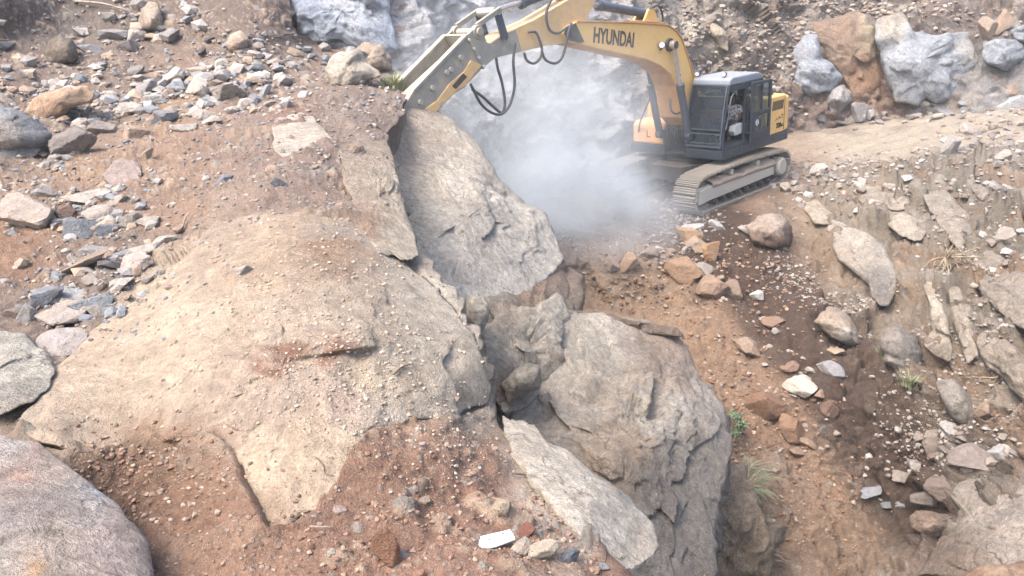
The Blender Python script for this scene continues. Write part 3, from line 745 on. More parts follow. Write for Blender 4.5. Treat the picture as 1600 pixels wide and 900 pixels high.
outcrop('boulder', 'pale angular boulder with a white underside in the dark soil strip', 'boulder',
        [(1272, 504), (1284, 488), (1297, 477), (1322, 488), (1339, 510), (1345, 541), (1326, 541), (1297, 526)], None,
        [(1300, 498, 24, (190, 172, 156)), (1320, 528, 14, (214, 206, 196))], bulge=0.4, back=0.5, seed=79, rough=0.8)
outcrop('boulder', 'blue grey rounded boulder beside a grass tuft on the right slope', 'boulder',
        [(1376, 530), (1388, 512), (1404, 510), (1429, 532), (1442, 554), (1437, 577), (1408, 589), (1381, 566)], None,
        [(1410, 555, 30, (150, 146, 144)), (1396, 525, 16, (172, 162, 154))], bulge=0.45, back=0.6, seed=83, rough=0.7)
outcrop('rock_slab', 'long narrow pale slab standing down the right slope below the dry roots', 'rock slab',
        [(1440, 438), (1458, 440), (1472, 470), (1480, 500), (1488, 542), (1486, 566), (1462, 556), (1442, 540), (1454, 518), (1451, 470)],
        ('ground', 0.28),
        [(1465, 490, 40, (196, 184, 168)), (1468, 550, 14, (142, 130, 116))], bulge=0.3, back=0.6, seed=89, rough=0.9)
outcrop('rock_slab', 'tall grey slab leaning above the lower right stone pile', 'rock slab',
        [(1462, 596), (1490, 592), (1512, 616), (1528, 650), (1534, 668), (1510, 672), (1486, 650), (1470, 622)], None,
        [(1495, 625, 40, (158, 152, 146))], bulge=0.3, back=0.5, seed=97, rough=0.7)
outcrop('rock_slab', 'broad dusty grey slab filling the lower right corner', 'rock slab',
        [(1478, 762), (1530, 752), (1620, 748), (1690, 780), (1680, 900), (1580, 930), (1500, 905), (1440, 896), (1470, 842), (1510, 806)],
        ('ground', 0.15),
        [(1570, 820, 70, (172, 162, 156)), (1480, 870, 40, (140, 122, 110))], bulge=0.25, back=0.8, seed=101, rough=0.7, flat=5)
outcrop('boulder', 'orange topped boulder peeking up at the bottom right edge', 'boulder',
        [(1488, 905), (1520, 892), (1560, 884), (1610, 877), (1670, 892), (1660, 1000), (1500, 990)], 8.6,
        [(1580, 900, 60, (170, 128, 100)), (1560, 888, 30, (206, 182, 154))], bulge=0.4, back=0.7, seed=103, rough=0.7)
outcrop('boulder', 'grey flat rock embedded in the upper right embankment', 'rock slab',
        [(1516, 292), (1530, 288), (1556, 302), (1562, 318), (1550, 328), (1528, 318)], None, [(1540, 308, 40, (158, 150, 144))], bulge=0.3, back=0.5, seed=107, rough=0.9)
outcrop('boulder', 'squat brown and grey boulder in the hollow at the lower right', 'boulder',
        [(1422, 806), (1440, 798), (1470, 806), (1496, 812), (1504, 822), (1478, 838), (1452, 842), (1424, 826)], None, [(1450, 815, 24, (158, 134, 118)), (1485, 825, 20, (170, 160, 150))], bulge=0.35, back=0.5, seed=109, rough=1.1)
# boulders at the foot of the rear wall
BL = (176, 184, 194)
outcrop('boulder', 'blue white boulder at the wall foot nearest the excavator', 'boulder',
        [(1258, 56), (1276, 55), (1282, 71), (1284, 91), (1297, 98), (1317, 121), (1310, 131), (1293, 150), (1262, 148), (1232, 138), (1228, 111), (1237, 84)], 'wall',
        [(1260, 100, 60, (182, 190, 200)), (1250, 80, 14, (164, 160, 160))], bulge=0.6, flat=8, back=1.6, seed=113, rough=0.85, grain=0.9)
outcrop('rock_outcrop', 'reddish brown rock mass with a cream coloured right edge between blue boulders', 'rock face',
        [(1262, 38), (1296, 30), (1330, 18), (1348, 20), (1365, 38), (1370, 62), (1372, 100), (1384, 130), (1392, 152), (1360, 150), (1330, 146), (1318, 124), (1298, 100), (1284, 88), (1278, 62)], 'wall',
        [(1310, 50, 30, (168, 140, 122)), (1330, 80, 26, (174, 148, 128)), (1355, 50, 14, (212, 198, 168), 30), (1345, 115, 24, (186, 146, 112)), (1375, 135, 20, (160, 118, 94))], bulge=0.6, flat=8, back=1.5, seed=127, rough=0.85, grain=0.9)
outcrop('boulder', 'largest blue white boulder at the foot of the rear wall', 'boulder',
        [(1370, 30), (1397, 22), (1414, 24), (1428, 51), (1465, 57), (1485, 49), (1512, 51), (1519, 74), (1527, 91), (1512, 111), (1495, 142), (1482, 160), (1462, 161), (1445, 150), (1435, 162), (1401, 158), (1387, 128), (1377, 94), (1369, 64)], 'wall',
        [(1400, 80, 40, (184, 190, 198)), (1460, 90, 40, (190, 196, 202)), (1395, 40, 16, (204, 190, 172)), (1480, 130, 30, (178, 186, 196)), (1450, 105, 10, (152, 156, 162)), (1510, 80, 14, (196, 194, 194))], bulge=0.7, flat=8, back=1.8, seed=131, rough=0.85, grain=0.9, facets=10)
outcrop('boulder', 'grey blue boulder near the right edge beside the largest blue boulder', 'boulder',
        [(1535, 68), (1556, 61), (1586, 62), (1606, 76), (1598, 92), (1573, 112), (1546, 102), (1535, 88)], 'wall', [(1565, 82, 50, (176, 184, 194))], bulge=0.45, flat=8, back=1.2, seed=137, rough=0.85, grain=0.9)
outcrop('boulder', 'blue grey boulder cut by the right edge just under the top', 'boulder',
        [(1578, 48), (1598, 40), (1640, 42), (1650, 66), (1610, 72), (1586, 62)], 'wall', [(1600, 55, 50, (168, 176, 186))], bulge=0.45, flat=8, back=1.2, seed=139, rough=0.85, grain=0.9)
outcrop('boulder', 'smooth grey boulder below the blue boulder at the road side', 'boulder',
        [(1292, 160), (1300, 140), (1316, 132), (1330, 142), (1330, 156), (1312, 178), (1300, 178)], 'wall', [(1310, 155, 40, (176, 174, 178))], bulge=0.5, back=0.9, seed=149, rough=0.85, grain=0.9)
outcrop('rock_slab', 'pale slab clinging to the wall directly above the cab', 'rock slab',
        [(1100, 34), (1114, 32), (1130, 46), (1138, 62), (1138, 78), (1128, 76), (1112, 56)], 'wall', [(1120, 55, 40, (204, 190, 170))], bulge=0.3, back=0.8, seed=151, rough=0.85, grain=0.9)
# middle rocks between the grey face and the buttress
outcrop('boulder', 'round pale stone wedged under the tip of the pale grey face', 'boulder',
        [(718, 484), (730, 462), (752, 458), (764, 476), (764, 500), (752, 520), (736, 514)], 8.6, [(742, 488, 40, (202, 192, 178))], bulge=0.18, back=0.5, seed=157, rough=0.7)
outcrop('rock_outcrop', 'blocky cracked ledge of bedrock in the recess below the pale grey face', 'rock face',
        [(752, 508), (790, 486), (838, 484), (866, 466), (898, 488), (908, 530), (884, 562), (856, 584), (842, 612), (812, 634), (790, 644), (764, 616), (756, 560)],
        [(880, 480, 11.0), (780, 640, 9.0), (756, 510, 9.4)],
        [(800, 520, 40, (186, 174, 158)), (860, 510, 30, (198, 190, 178)), (790, 490, 14, (170, 150, 134)), (790, 600, 20, (150, 136, 122)), (850, 560, 20, (172, 158, 142))], bulge=0.30, back=1.2, seed=163, rough=1.05, center=(820, 550))
outcrop('boulder', 'small pale wedge of rock jammed at the back of the dark recess', 'boulder',
        [(784, 600), (800, 580), (824, 566), (844, 578), (838, 604), (812, 620), (796, 628)], 9.0, [(812, 600, 40, (186, 176, 162))], bulge=0.22, back=0.5, seed=167, rough=1.1)
outcrop('rock_outcrop', 'crumbling earthy ledge under the overhang at the left end of the slide', 'rock face',
        [(770, 470), (812, 452), (850, 430), (884, 416), (905, 436), (912, 470), (905, 500), (880, 540), (850, 600), (800, 640), (764, 600), (756, 540)],
        [(870, 425, 12.6), (900, 500, 11.4), (790, 620, 9.5), (764, 500, 10.0)],
        [(850, 450, 30, (150, 128, 114)), (890, 480, 24, (164, 144, 128)), (800, 560, 40, (152, 134, 120)), (840, 520, 30, (178, 166, 154))], bulge=0.3, back=1.2, seed=173, rough=1.5, center=(840, 520))
outcrop('boulder', 'thin ledge of dark rock along the top of the dark buttress', 'rock slab',
        [(900, 486), (940, 486), (980, 498), (1030, 506), (1060, 512), (1064, 526), (1020, 524), (960, 514), (914, 506)], 11.3, [(980, 506, 80, (138, 120, 108))], bulge=0.2, back=0.8, seed=179, rough=1.3)
outcrop('rock_slab', 'brown weedy rock slab leaning beside the base of the dark buttress', 'rock slab',
        [(1124, 740), (1150, 730), (1180, 760), (1192, 800), (1196, 850), (1200, 930), (1150, 960), (1112, 920), (1116, 820)], 11.6,
        [(1150, 790, 50, (166, 148, 128)), (1160, 870, 50, (154, 138, 116))], bulge=0.3, back=0.8, seed=181, rough=1.3)

# bedrock showing through the right embankment
for k_, (lab_, pl_, cs_) in enumerate([
    ('rugged grey outcrop in the embankment above the leaning slab', [(1330, 292), (1372, 286), (1420, 312), (1452, 352), (1440, 378), (1404, 366), (1366, 336)], (182, 172, 160)),
    ('ragged grey outcrop in the embankment above the dry roots', [(1440, 300), (1476, 296), (1510, 330), (1522, 372), (1500, 392), (1470, 366)], (172, 162, 152)),
    ('broad cracked outcrop at the right edge beside the dry roots', [(1508, 402), (1550, 392), (1596, 424), (1640, 470), (1630, 520), (1580, 506), (1536, 462)], (166, 156, 146)),
    ('grey rib of rock at the right edge above the orange patch', [(1516, 520), (1552, 512), (1600, 556), (1640, 600), (1630, 640), (1580, 610), (1540, 570)], (168, 156, 144)),
    ('pale narrow rib of rock beside the long pale slab', [(1480, 446), (1500, 452), (1520, 500), (1530, 560), (1512, 572), (1496, 530)], (178, 166, 152)),
    ('small pale outcrop behind the shade painted boulder', [(1250, 318), (1276, 312), (1302, 336), (1300, 352), (1272, 350)], (190, 176, 160))]):
    outcrop('rock_outcrop', lab_, 'rock face', pl_, ('ground', 0.12, G2), [(np.mean([p[0] for p in pl_]), np.mean([p[1] for p in pl_]), 60, cs_)], bulge=0.35, back=0.7, seed=201 + k_ * 2, rough=1.3)

# ------------------------------------------------------------------ paint, steel, glass
def simple(name, rgb, rough=0.5, metal=0.0, dirt=0.4, dirtcol=(176, 156, 138), scale=6.0, spec=0.4, wear=0.0):
    m = NT(name)
    tc = m.n('ShaderNodeTexCoord').outputs['Object']
    n1 = m.noise(tc, scale, 6, 0.7); n2 = m.noise(tc, scale * 7, 4, 0.7)
    mpn = m.n('ShaderNodeMapping'); mpn.inputs['Scale'].default_value = (5, 5, 0.9); m.l(tc, mpn.inputs['Vector'])
    n3 = m.noise(mpn.outputs[0], scale * .5, 5, 0.7)
    c = m.mix(m.rng(n2, 0.3, 0.7, 0, 0.25), tuple(lin(rgb) * 0.8), tuple(lin(rgb) * 0.62))
    geo = m.n('ShaderNodeNewGeometry'); sep = m.n('ShaderNodeSeparateXYZ'); m.l(geo.outputs['Normal'], sep.inputs[0])
    up = m.rng(sep.outputs['Z'], 0.1, 0.9, 0.0, 0.30)
    f = m.math('ADD', m.math('MAXIMUM', m.rng(n1, 0.42, 0.72, 0, dirt), m.rng(n3, 0.5, 0.75, 0, dirt * .8)), m.math('MULTIPLY', up, dirt * 1.6))
    c = m.mix(m.math('MINIMUM', f, 0.9), c, tuple(lin(dirtcol) * 0.62))
    if wear:
        c = m.mix(m.rng(n2, 0.60, 0.68, 0, wear), c, tuple(lin((110, 72, 50)) * 0.6))
    m.l(c, m.b.inputs['Base Color'])
    m.l(m.rng(n1, 0.3, 0.7, rough - 0.08, min(1, rough + 0.25)), m.b.inputs['Roughness'])
    m.b.inputs['Metallic'].default_value = metal; m.b.inputs['Specular IOR Level'].default_value = spec
    m.bump(n2, 0.25, 0.01)
    return m.m

M_YEL = simple('yellow_paint', (250, 192, 60), 0.5, dirt=0.30, dirtcol=(206, 176, 136), wear=0.4, scale=3.5)
M_YELD = simple('dusty_yellow_paint', (238, 186, 92), 0.6, dirt=0.75, dirtcol=(206, 182, 158), wear=0.4)
M_ORG = simple('orange_paint', (238, 164, 74), 0.5, dirt=0.5, dirtcol=(214, 178, 150))
M_NAVY = simple('dark_cab_paint', (36, 48, 64), 0.45, dirt=0.10, dirtcol=(160, 160, 160))
M_CYL = simple('dark_cylinder_paint', (58, 72, 90), 0.4, dirt=0.25, dirtcol=(160, 160, 165))
M_ROOF = simple('dusty_roof_paint', (128, 142, 158), 0.6, dirt=0.5, dirtcol=(182, 182, 180))
M_STEEL = simple('worn_track_steel', (150, 142, 130), 0.6, 0.2, dirt=0.4, dirtcol=(188, 178, 164))
M_FRAME = simple('dusty_frame_steel', (176, 170, 156), 0.7, 0.0, dirt=0.6, dirtcol=(206, 198, 180))
M_DARK = simple('dark_grease_steel', (70, 66, 64), 0.6, 0.2, dirt=0.45, dirtcol=(150, 136, 124))
M_BRK = simple('dusty_breaker_steel', (150, 148, 140), 0.7, 0.0, dirt=0.95, dirtcol=(210, 194, 160), scale=4)
M_CHROME = simple('piston_chrome', (214, 206, 202), 0.25, 0.7, dirt=0.25)
M_RUB = simple('rubber_hose', (58, 62, 68), 0.6, dirt=0.3, dirtcol=(150, 150, 152))
M_MUD = simple('dried_mud', (160, 140, 118), 0.95, dirt=0.6, dirtcol=(190, 172, 150), scale=9)
M_BLK = simple('black_decal', (52, 44, 40), 0.6, dirt=0.1)
M_PALE = simple('pale_plastic', (196, 204, 204), 0.5, dirt=0.3)
M_SEAT = simple('dark_seat_cloth', (48, 52, 60), 0.9, dirt=0.15)
M_LAMP = simple('lamp_glass', (232, 236, 238), 0.15, dirt=0.05, spec=0.8)
M_SKIN = simple('skin', (128, 86, 66), 0.6, dirt=0.0)
M_HAIR = simple('dark_hair', (30, 27, 26), 0.7, dirt=0.0)
M_TROU = simple('dark_trousers', (58, 60, 70), 0.9, dirt=0.1)
M_WHITE = simple('white_plastic', (250, 250, 250), 0.4, dirt=0.04)
_m = NT('flowered_shirt'); _tc = _m.n('ShaderNodeTexCoord').outputs['Object']
_v = _m.n('ShaderNodeTexVoronoi'); _v.inputs['Scale'].default_value = 14; _m.l(_tc, _v.inputs['Vector'])
_m.l(_m.mix(_m.rng(_v.outputs['Distance'], 0.28, 0.36, 1, 0), tuple(lin((252, 244, 248)) * 0.9), tuple(lin((150, 92, 118)) * 0.8)), _m.b.inputs['Base Color'])
_m.b.inputs['Roughness'].default_value = 0.9
M_SHIRT = _m.m
_m = bpy.data.materials.new('cab_glass'); _m.use_nodes = True; _t = _m.node_tree; _t.nodes.remove(_t.nodes['Principled BSDF'])
_a = _t.nodes.new('ShaderNodeBsdfTransparent'); _a.inputs[0].default_value = (0.46, 0.58, 0.62, 1)
_b = _t.nodes.new('ShaderNodeBsdfGlossy'); _b.inputs['Roughness'].default_value = 0.08; _b.inputs[0].default_value = (0.8, 0.85, 0.88, 1)
_x = _t.nodes.new('ShaderNodeMixShader'); _x.inputs[0].default_value = 0.10
_t.links.new(_a.outputs[0], _x.inputs[1]); _t.links.new(_b.outputs[0], _x.inputs[2]); _t.links.new(_x.outputs[0], _t.nodes['Material Output'].inputs[0])
M_GLASS = _m

# ------------------------------------------------------------------ solid builder (machine coordinates: X forward, Y left, Z up)
class MB:
    def __init__(self):
        self.v = []; self.f = []
    def add(self, vs, fs):
        b = len(self.v); self.v += [tuple(map(float, p)) for p in vs]; self.f += [[b + i for i in f] for f in fs]; return self
    def box(self, x0, x1, y0, y1, z0, z1):
        vs = [(x, y, z) for x in (x0, x1) for y in (y0, y1) for z in (z0, z1)]
        return self.add(vs, [(0, 1, 3, 2), (4, 6, 7, 5), (0, 4, 5, 1), (2, 3, 7, 6), (0, 2, 6, 4), (1, 5, 7, 3)])
    def prism(self, poly, y0, y1):
        n = len(poly); A = sum(poly[i][0] * poly[(i + 1) % n][1] - poly[(i + 1) % n][0] * poly[i][1] for i in range(n))
        if A < 0: poly = poly[::-1]
        vs = [(x, y0, z) for x, z in poly] + [(x, y1, z) for x, z in poly]
        return self.add(vs, [list(range(n)), list(range(2 * n - 1, n - 1, -1))] + [(i, i + n, (i + 1) % n + n, (i + 1) % n) for i in range(n)])
    def prism_z(self, poly, z0, z1):
        n = len(poly)
        vs = [(x, y, z0) for x, y in poly] + [(x, y, z1) for x, y in poly]
        return self.add(vs, [list(range(n - 1, -1, -1)), list(range(n, 2 * n))] + [(i, (i + 1) % n, (i + 1) % n + n, i + n) for i in range(n)])
    def cyl(self, p0, p1, r, seg=16, r2=None):
        p0 = Vector(p0); p1 = Vector(p1); a = (p1 - p0).normalized()
        b = a.orthogonal().normalized(); c = a.cross(b); r2 = r if r2 is None else r2
        vs = [p0 + (b * math.cos(t) + c * math.sin(t)) * r for t in (2 * math.pi * i / seg for i in range(seg))]
        vs += [p1 + (b * math.cos(t) + c * math.sin(t)) * r2 for t in (2 * math.pi * i / seg for i in range(seg))]
        return self.add(vs, [list(range(seg - 1, -1, -1)), list(range(seg, 2 * seg))] + [(i, (i + 1) % seg, (i + 1) % seg + seg, i + seg) for i in range(seg)])
    def bar(self, p0, p1, w, h=None):
        """square bar"""
        p0 = Vector(p0); p1 = Vector(p1); a = (p1 - p0).normalized(); h = h or w
        up = Vector((0, 1, 0)) if abs(a.y) < 0.9 else Vector((1, 0, 0))
        b = a.cross(up).normalized() * h / 2; c = a.cross(b).normalized() * w / 2
        vs = [p + s * b + t * c for p in (p0, p1) for s in (-1, 1) for t in (-1, 1)]
        return self.add(vs, [(0, 1, 3, 2), (4, 6, 7, 5), (0, 4, 5, 1), (2, 3, 7, 6), (0, 2, 6, 4), (1, 5, 7, 3)])
    def tube(self, pts, r, seg=8, sub=6):
        p = np.array(pts, float)
        if sub > 1 and len(p) > 2:
            q = np.concatenate([[2 * p[0] - p[1]], p, [2 * p[-1] - p[-2]]]); o = []
            for i in range(1, len(q) - 2):
                for t in np.linspace(0, 1, sub, endpoint=False):
                    a, b, c, d = q[i - 1], q[i], q[i + 1], q[i + 2]
                    o.append(0.5 * (2 * b + (c - a) * t + (2 * a - 5 * b + 4 * c - d) * t * t + (3 * b - a - 3 * c + d) * t ** 3))
            o.append(p[-1]); p = np.array(o)
        T = np.gradient(p, axis=0); T /= np.linalg.norm(T, axis=1)[:, None] + 1e-9
        up = np.array([0.13, 0.97, 0.2]); vs = []; fs = []
        for k in range(len(p)):
            b = np.cross(T[k], up); b /= np.linalg.norm(b); c = np.cross(T[k], b)
            rr = r if np.isscalar(r) else np.interp(k / (len(p) - 1), np.linspace(0, 1, len(r)), r)
            vs += [p[k] + (b * math.cos(2 * math.pi * i / seg) + c * math.sin(2 * math.pi * i / seg)) * rr for i in range(seg)]
        for k in range(len(p) - 1):
            fs += [(k * seg + i, k * seg + (i + 1) % seg, (k + 1) * seg + (i + 1) % seg, (k + 1) * seg + i) for i in range(seg)]
        fs += [list(range(seg - 1, -1, -1)), [(len(p) - 1) * seg + i for i in range(seg)]]
        return self.add(vs, fs)
    def build(self, name, mat, parent=None, upper=False, bevel=0.0, smooth_shade=False):
        o = mesh_from(name, self.v, self.f, mat, parent, None, smooth_shade)
        bm = bmesh.new(); bm.from_mesh(o.data); bmesh.ops.recalc_face_normals(bm, faces=bm.faces)
        if bevel:
            bmesh.ops.bevel(bm, geom=[e for e in bm.edges if len(e.link_faces) == 2 and e.calc_face_angle(0) > 0.5], offset=bevel, segments=2, affect='EDGES', profile=0.5)
        bm.to_mesh(o.data); bm.free()
        if upper:
            o.matrix_local = Matrix.Rotation(SWING, 4, 'Z')
        return o

def mp(u, v, Y):
    """machine coordinates of a photo point lying on the machine's plane Y"""
    o = MU.T @ (CAMP - O_EX); d = MU.T @ rays(u, v); t = (Y - o[1]) / d[1]
    return o + t * d

def text(body, parent, p, size, ang, mat, sx=1.0, side=1, shear=0.0, name='lettering', bold=0.0):
    cu = bpy.data.curves.new(name, 'FONT'); cu.body = body; cu.size = size; cu.align_x = 'CENTER'; cu.align_y = 'CENTER'
    cu.extrude = 0.004; cu.shear = shear; cu.offset = bold
    tmp = bpy.data.objects.new('tmp', cu); COL.objects.link(tmp)
    me = bpy.data.meshes.new_from_object(tmp.evaluated_get(bpy.context.evaluated_depsgraph_get()))
    bpy.data.objects.remove(tmp); me.name = name
    o = bpy.data.objects.new(name, me); COL.objects.link(o); o.parent = parent; me.materials.clear(); me.materials.append(mat)
    R = Matrix(((-side, 0, 0), (0, 0, side), (0, 1, 0))).to_4x4()          # right = -X, up = Z, facing +Y (or mirrored for the far side)
    o.matrix_local = Matrix.Translation(p) @ R @ Matrix.Rotation(ang, 4, 'Z') @ Matrix.Diagonal((sx, 1, 1, 1))
    return o

# ------------------------------------------------------------------ the excavator
ex = bpy.data.objects.new('excavator', None); COL.objects.link(ex)
ex.matrix_world = Matrix.Translation(O_EX) @ Matrix(MT.tolist()).to_4x4()
tag(ex, 'yellow crawler excavator with rock breaker working on the dusty bench', 'excavator')

def track_path():
    fc, rc, R = (1.83, 0.44), (-1.83, 0.46), 0.41
    pts = [(x, 0.035) for x in np.linspace(-1.83, 1.83, 60)]
    pts += [(fc[0] + R * math.cos(a), fc[1] + R * math.sin(a)) for a in np.linspace(-math.pi / 2, math.pi / 2, 40)]
    pts += [(x, 0.86 + 0.06 * (1 - (x / 1.83) ** 2)) for x in np.linspace(1.83, -1.83, 60)]
    pts += [(rc[0] + R * math.cos(a), rc[1] + R * math.sin(a)) for a in np.linspace(math.pi / 2, 3 * math.pi / 2, 40)]
    return np.array(pts)
_tp = track_path(); _q = np.concatenate([_tp, _tp[:1]]); _L = np.concatenate([[0], np.cumsum(np.linalg.norm(np.diff(_q, axis=0), axis=1))])
NSH = 50
for s in (1, -1):
    yc = 1.195 * s
    b = MB()
    for k in range(NSH):
        t0 = (k + 0.04) * _L[-1] / NSH; t1 = (k + 0.86) * _L[-1] / NSH
        a = np.array([np.interp(t0, _L, _q[:, 0]), np.interp(t0, _L, _q[:, 1])]); c = np.array([np.interp(t1, _L, _q[:, 0]), np.interp(t1, _L, _q[:, 1])])
        d = (c - a) / np.linalg.norm(c - a); nrm = np.array([d[1], -d[0]]); w = np.linalg.norm(c - a)
        prof = [(0, -.02), (0, .022), (.10, .024), (.14, .066), (.22, .066), (.26, .022), (.48, .022), (.50, .058), (.58, .058), (.60, .022), (.80, .022), (.82, .058), (.92, .058), (.94, .020), (1, .018), (1, -.02)]
        b.prism([tuple(a + d * w * px + nrm * pz) for px, pz in prof], yc - 0.30, yc + 0.30)
        mid = (a + c) / 2
        b.prism([tuple(mid - d * .085 - nrm * .022), tuple(mid + d * .085 - nrm * .022), tuple(mid + d * .06 - nrm * .10), tuple(mid - d * .06 - nrm * .10)], yc - 0.11, yc + 0.11)
    b.build('crawler_track', M_STEEL, ex)
    f = MB()
    fr = [(-1.45, .30), (-1.45, .56), (-1.1, .64), (1.1, .64), (1.5, .62), (2.02, .60), (2.06, .30), (1.5, .25)]
    f.prism(fr, yc - 0.20, yc + 0.20)
    f.prism([(-1.42, .33), (-1.42, .54), (1.55, .60), (2.00, .56), (2.00, .24), (1.55, .27)], yc + s * 0.20 if s > 0 else yc - 0.27, yc + 0.27 if s > 0 else yc - 0.20)
    f.cyl((0.95, yc + s * .262, .44), (0.95, yc + s * .275, .44), .055, 14)
    fo = f.build('track_frame', M_FRAME, ex, bevel=0.012)
    for x in np.linspace(-1.25, 1.25, 8):
        MB().cyl((x, yc - .2, .19), (x, yc + .2, .19), .10, 16).cyl((x, yc - .25, .19), (x, yc + .25, .19), .05, 12).build('track_roller', M_DARK, fo, smooth_shade=False)
    for x in (-.62, .62):
        MB().cyl((x, yc - .1, .77), (x, yc + .26, .77), .075, 16).build('carrier_roller', M_FRAME, fo)
    MB().cyl((1.83, yc - .16, .44), (1.83, yc + .16, .44), .33, 32).cyl((1.83, yc - .2, .44), (1.83, yc + .2, .44), .12, 20).build('idler_wheel', M_DARK, fo)
    sp = MB()
    for k in range(20):
        a0 = 2 * math.pi * k / 20
        sp.prism([(-1.83 + .33 * math.cos(a0 - .1), .46 + .33 * math.sin(a0 - .1)), (-1.83 + .40 * math.cos(a0 - .03), .46 + .40 * math.sin(a0 - .03)), (-1.83 + .40 * math.cos(a0 + .03), .46 + .40 * math.sin(a0 + .03)), (-1.83 + .33 * math.cos(a0 + .1), .46 + .33 * math.sin(a0 + .1))], yc - .05, yc + .05)
    sp.cyl((-1.83, yc - .06, .46), (-1.83, yc + .06, .46), .34, 32)
    spo = sp.build('drive_sprocket', M_DARK, fo)
    MB().cyl((-1.83, yc + s * .06, .46), (-1.83, yc + s * .26, .46), .25, 28, .24).cyl((-1.83, yc + s * .26, .46), (-1.83, yc + s * .30, .46), .22, 28, .2).build('final_drive_hub', M_FRAME, fo, bevel=0.01)
    # mud packed on the frame
    n1, n2 = 40, 10
    xs = np.linspace(-1.5, 1.5, n1); ys = np.linspace(yc - .28, yc + .28, n2); X, Y = np.meshgrid(xs, ys, indexing='ij')
    pm = np.stack([X.ravel(), Y.ravel(), np.zeros(X.size)], 1)
    zt = 0.655 + np.maximum(0, 0.06 + 0.10 * fbm(pm * 2.5, 4, 40 + s)) - 0.09 * (np.abs(Y.ravel() - yc) / .28) ** 2
    vs = np.concatenate([np.stack([X.ravel(), Y.ravel(), zt], 1), np.stack([X.ravel(), Y.ravel(), np.full(X.size, .56)], 1)])
    I = np.arange(n1 * n2).reshape(n1, n2); o_ = n1 * n2; F = []
    for i in range(n1 - 1):
        for j in range(n2 - 1):
            F.append((I[i, j], I[i + 1, j], I[i + 1, j + 1], I[i, j + 1])); F.append(tuple(o_ + k for k in (I[i, j], I[i, j + 1], I[i + 1, j + 1], I[i + 1, j])))
    for i in range(n1 - 1):
        for j in (0, n2 - 1):
            F.append((I[i, j], I[i + 1, j], o_ + I[i + 1, j], o_ + I[i, j]))
    MB().add(vs, F).build('packed_mud', M_MUD, fo, smooth_shade=True)

c = MB()
c.prism_z([(1.25, -.45), (1.25, .45), (.75, .6), (.75, 1.0), (-.75, 1.0), (-.75, .6), (-1.25, .45), (-1.25, -.45), (-.75, -.6), (-.75, -1.0), (.75, -1.0), (.75, -.6)], .52, .90)
c.cyl((0, 0, .90), (0, 0, .98), .72, 40)
c.build('carbody', M_DARK, ex, bevel=0.02)
MB().cyl((0, 0, .98), (0, 0, 1.10), .66, 40).build('slew_ring', M_DARK, ex, upper=True)

DT = 1.32
deck = MB()
deck.prism_z([(1.0, .34), (1.0, 1.36), (-2.32, 1.36), (-2.55, .9), (-2.55, -.9), (-2.32, -1.36), (.92, -1.36), (.92, -.32), (.62, -.32), (.62, .34)], 1.09, DT)
deck.box(.62, .86, -.318, .338, 1.10, 1.16)
dk = deck.build('deck', M_NAVY, ex, upper=True, bevel=0.018)
for x in (.6, .1, -.45, -1.0, -1.6, -2.1):
    MB().cyl((x, 1.357, 1.2), (x, 1.372, 1.2), .028, 10).build('deck_bolt', M_CYL, dk)

cw = MB()
arc = [(-2.2, 1.34)] + [(-2.2 - .62 * math.sin(t) ** .8, 1.34 * math.cos(t)) for t in np.linspace(.25, math.pi / 2, 9)]
arc = arc + [(x, -y) for x, y in arc[::-1][1:]]
cw.prism_z(arc, DT + .005, 2.22)
cwo = cw.build('counterweight', M_YEL, ex, upper=True, bevel=0.05)
MB().box(-2.1, -1.2, -.5, .5, 2.29, 2.34).box(-1.0, -.9, -.9, .3, 2.0, 2.3).build('engine_hood', M_NAVY, ex, upper=True, bevel=0.015)
eh = MB(); eh.box(-2.185, -1.16, -1.34, 1.345, DT + .004, 2.28)
eho = eh.build('engine_housing', M_YEL, ex, upper=True, bevel=0.035)
MB().box(-2.17, -1.25, -1.0, 1.0, 2.282, 2.292).build('hood_panel', M_YELD, eho)
lv = MB()
for k in range(11):
    x = -1.42 - k * .055
    lv.add([(x, 1.352, 1.93), (x - .03, 1.352, 1.93), (x - .065, 1.352, 2.16), (x - .035, 1.352, 2.16), (x, 1.342, 1.93), (x - .03, 1.342, 1.93), (x - .065, 1.342, 2.16), (x - .035, 1.342, 2.16)], [(0, 1, 2, 3), (7, 6, 5, 4), (0, 4, 5, 1), (1, 5, 6, 2), (2, 6, 7, 3), (3, 7, 4, 0)])
lv.build('louvre', M_BLK, eho)
MB().box(-2.10, -2.085, 1.345, 1.351, 1.36, 2.2).box(-2.0, -1.95, 1.345, 1.36, 1.75, 1.79).build('door_seam', M_BLK, eho)
text('220', eho, (-1.80, 1.353, 1.52), .17, -0.0, M_BLK, sx=1.0, bold=0.006)
text('LC', eho, (-2.00, 1.353, 1.505), .10, -0.0, M_BLK, sx=1.0, bold=0.003)
_sc = MB(); _sc.tube([(-1.62, 1.352, 1.66), (-1.68, 1.352, 1.72), (-1.72, 1.352, 1.68), (-1.78, 1.352, 1.70), (-1.82, 1.352, 1.76), (-1.85, 1.352, 1.69), (-1.91, 1.352, 1.72), (-1.96, 1.352, 1.70), (-2.04, 1.352, 1.71)], .007, 6)
_sc.build('script_emblem', simple('brown_decal', (140, 100, 86), 0.6, dirt=0.1), eho)
ac = MB(); ac.box(-1.95, -1.55, .7, 1.12, 2.285, 2.42); ac.cyl((-1.75, .9, 2.42), (-1.75, .9, 2.52), .13, 18)
ac.build('air_cleaner', M_CYL, ex, upper=True, bevel=0.04)
MB().cyl((-1.5, -.7, 2.28), (-1.5, -.7, 2.75), .06, 14).build('exhaust_pipe', M_DARK, ex, upper=True)
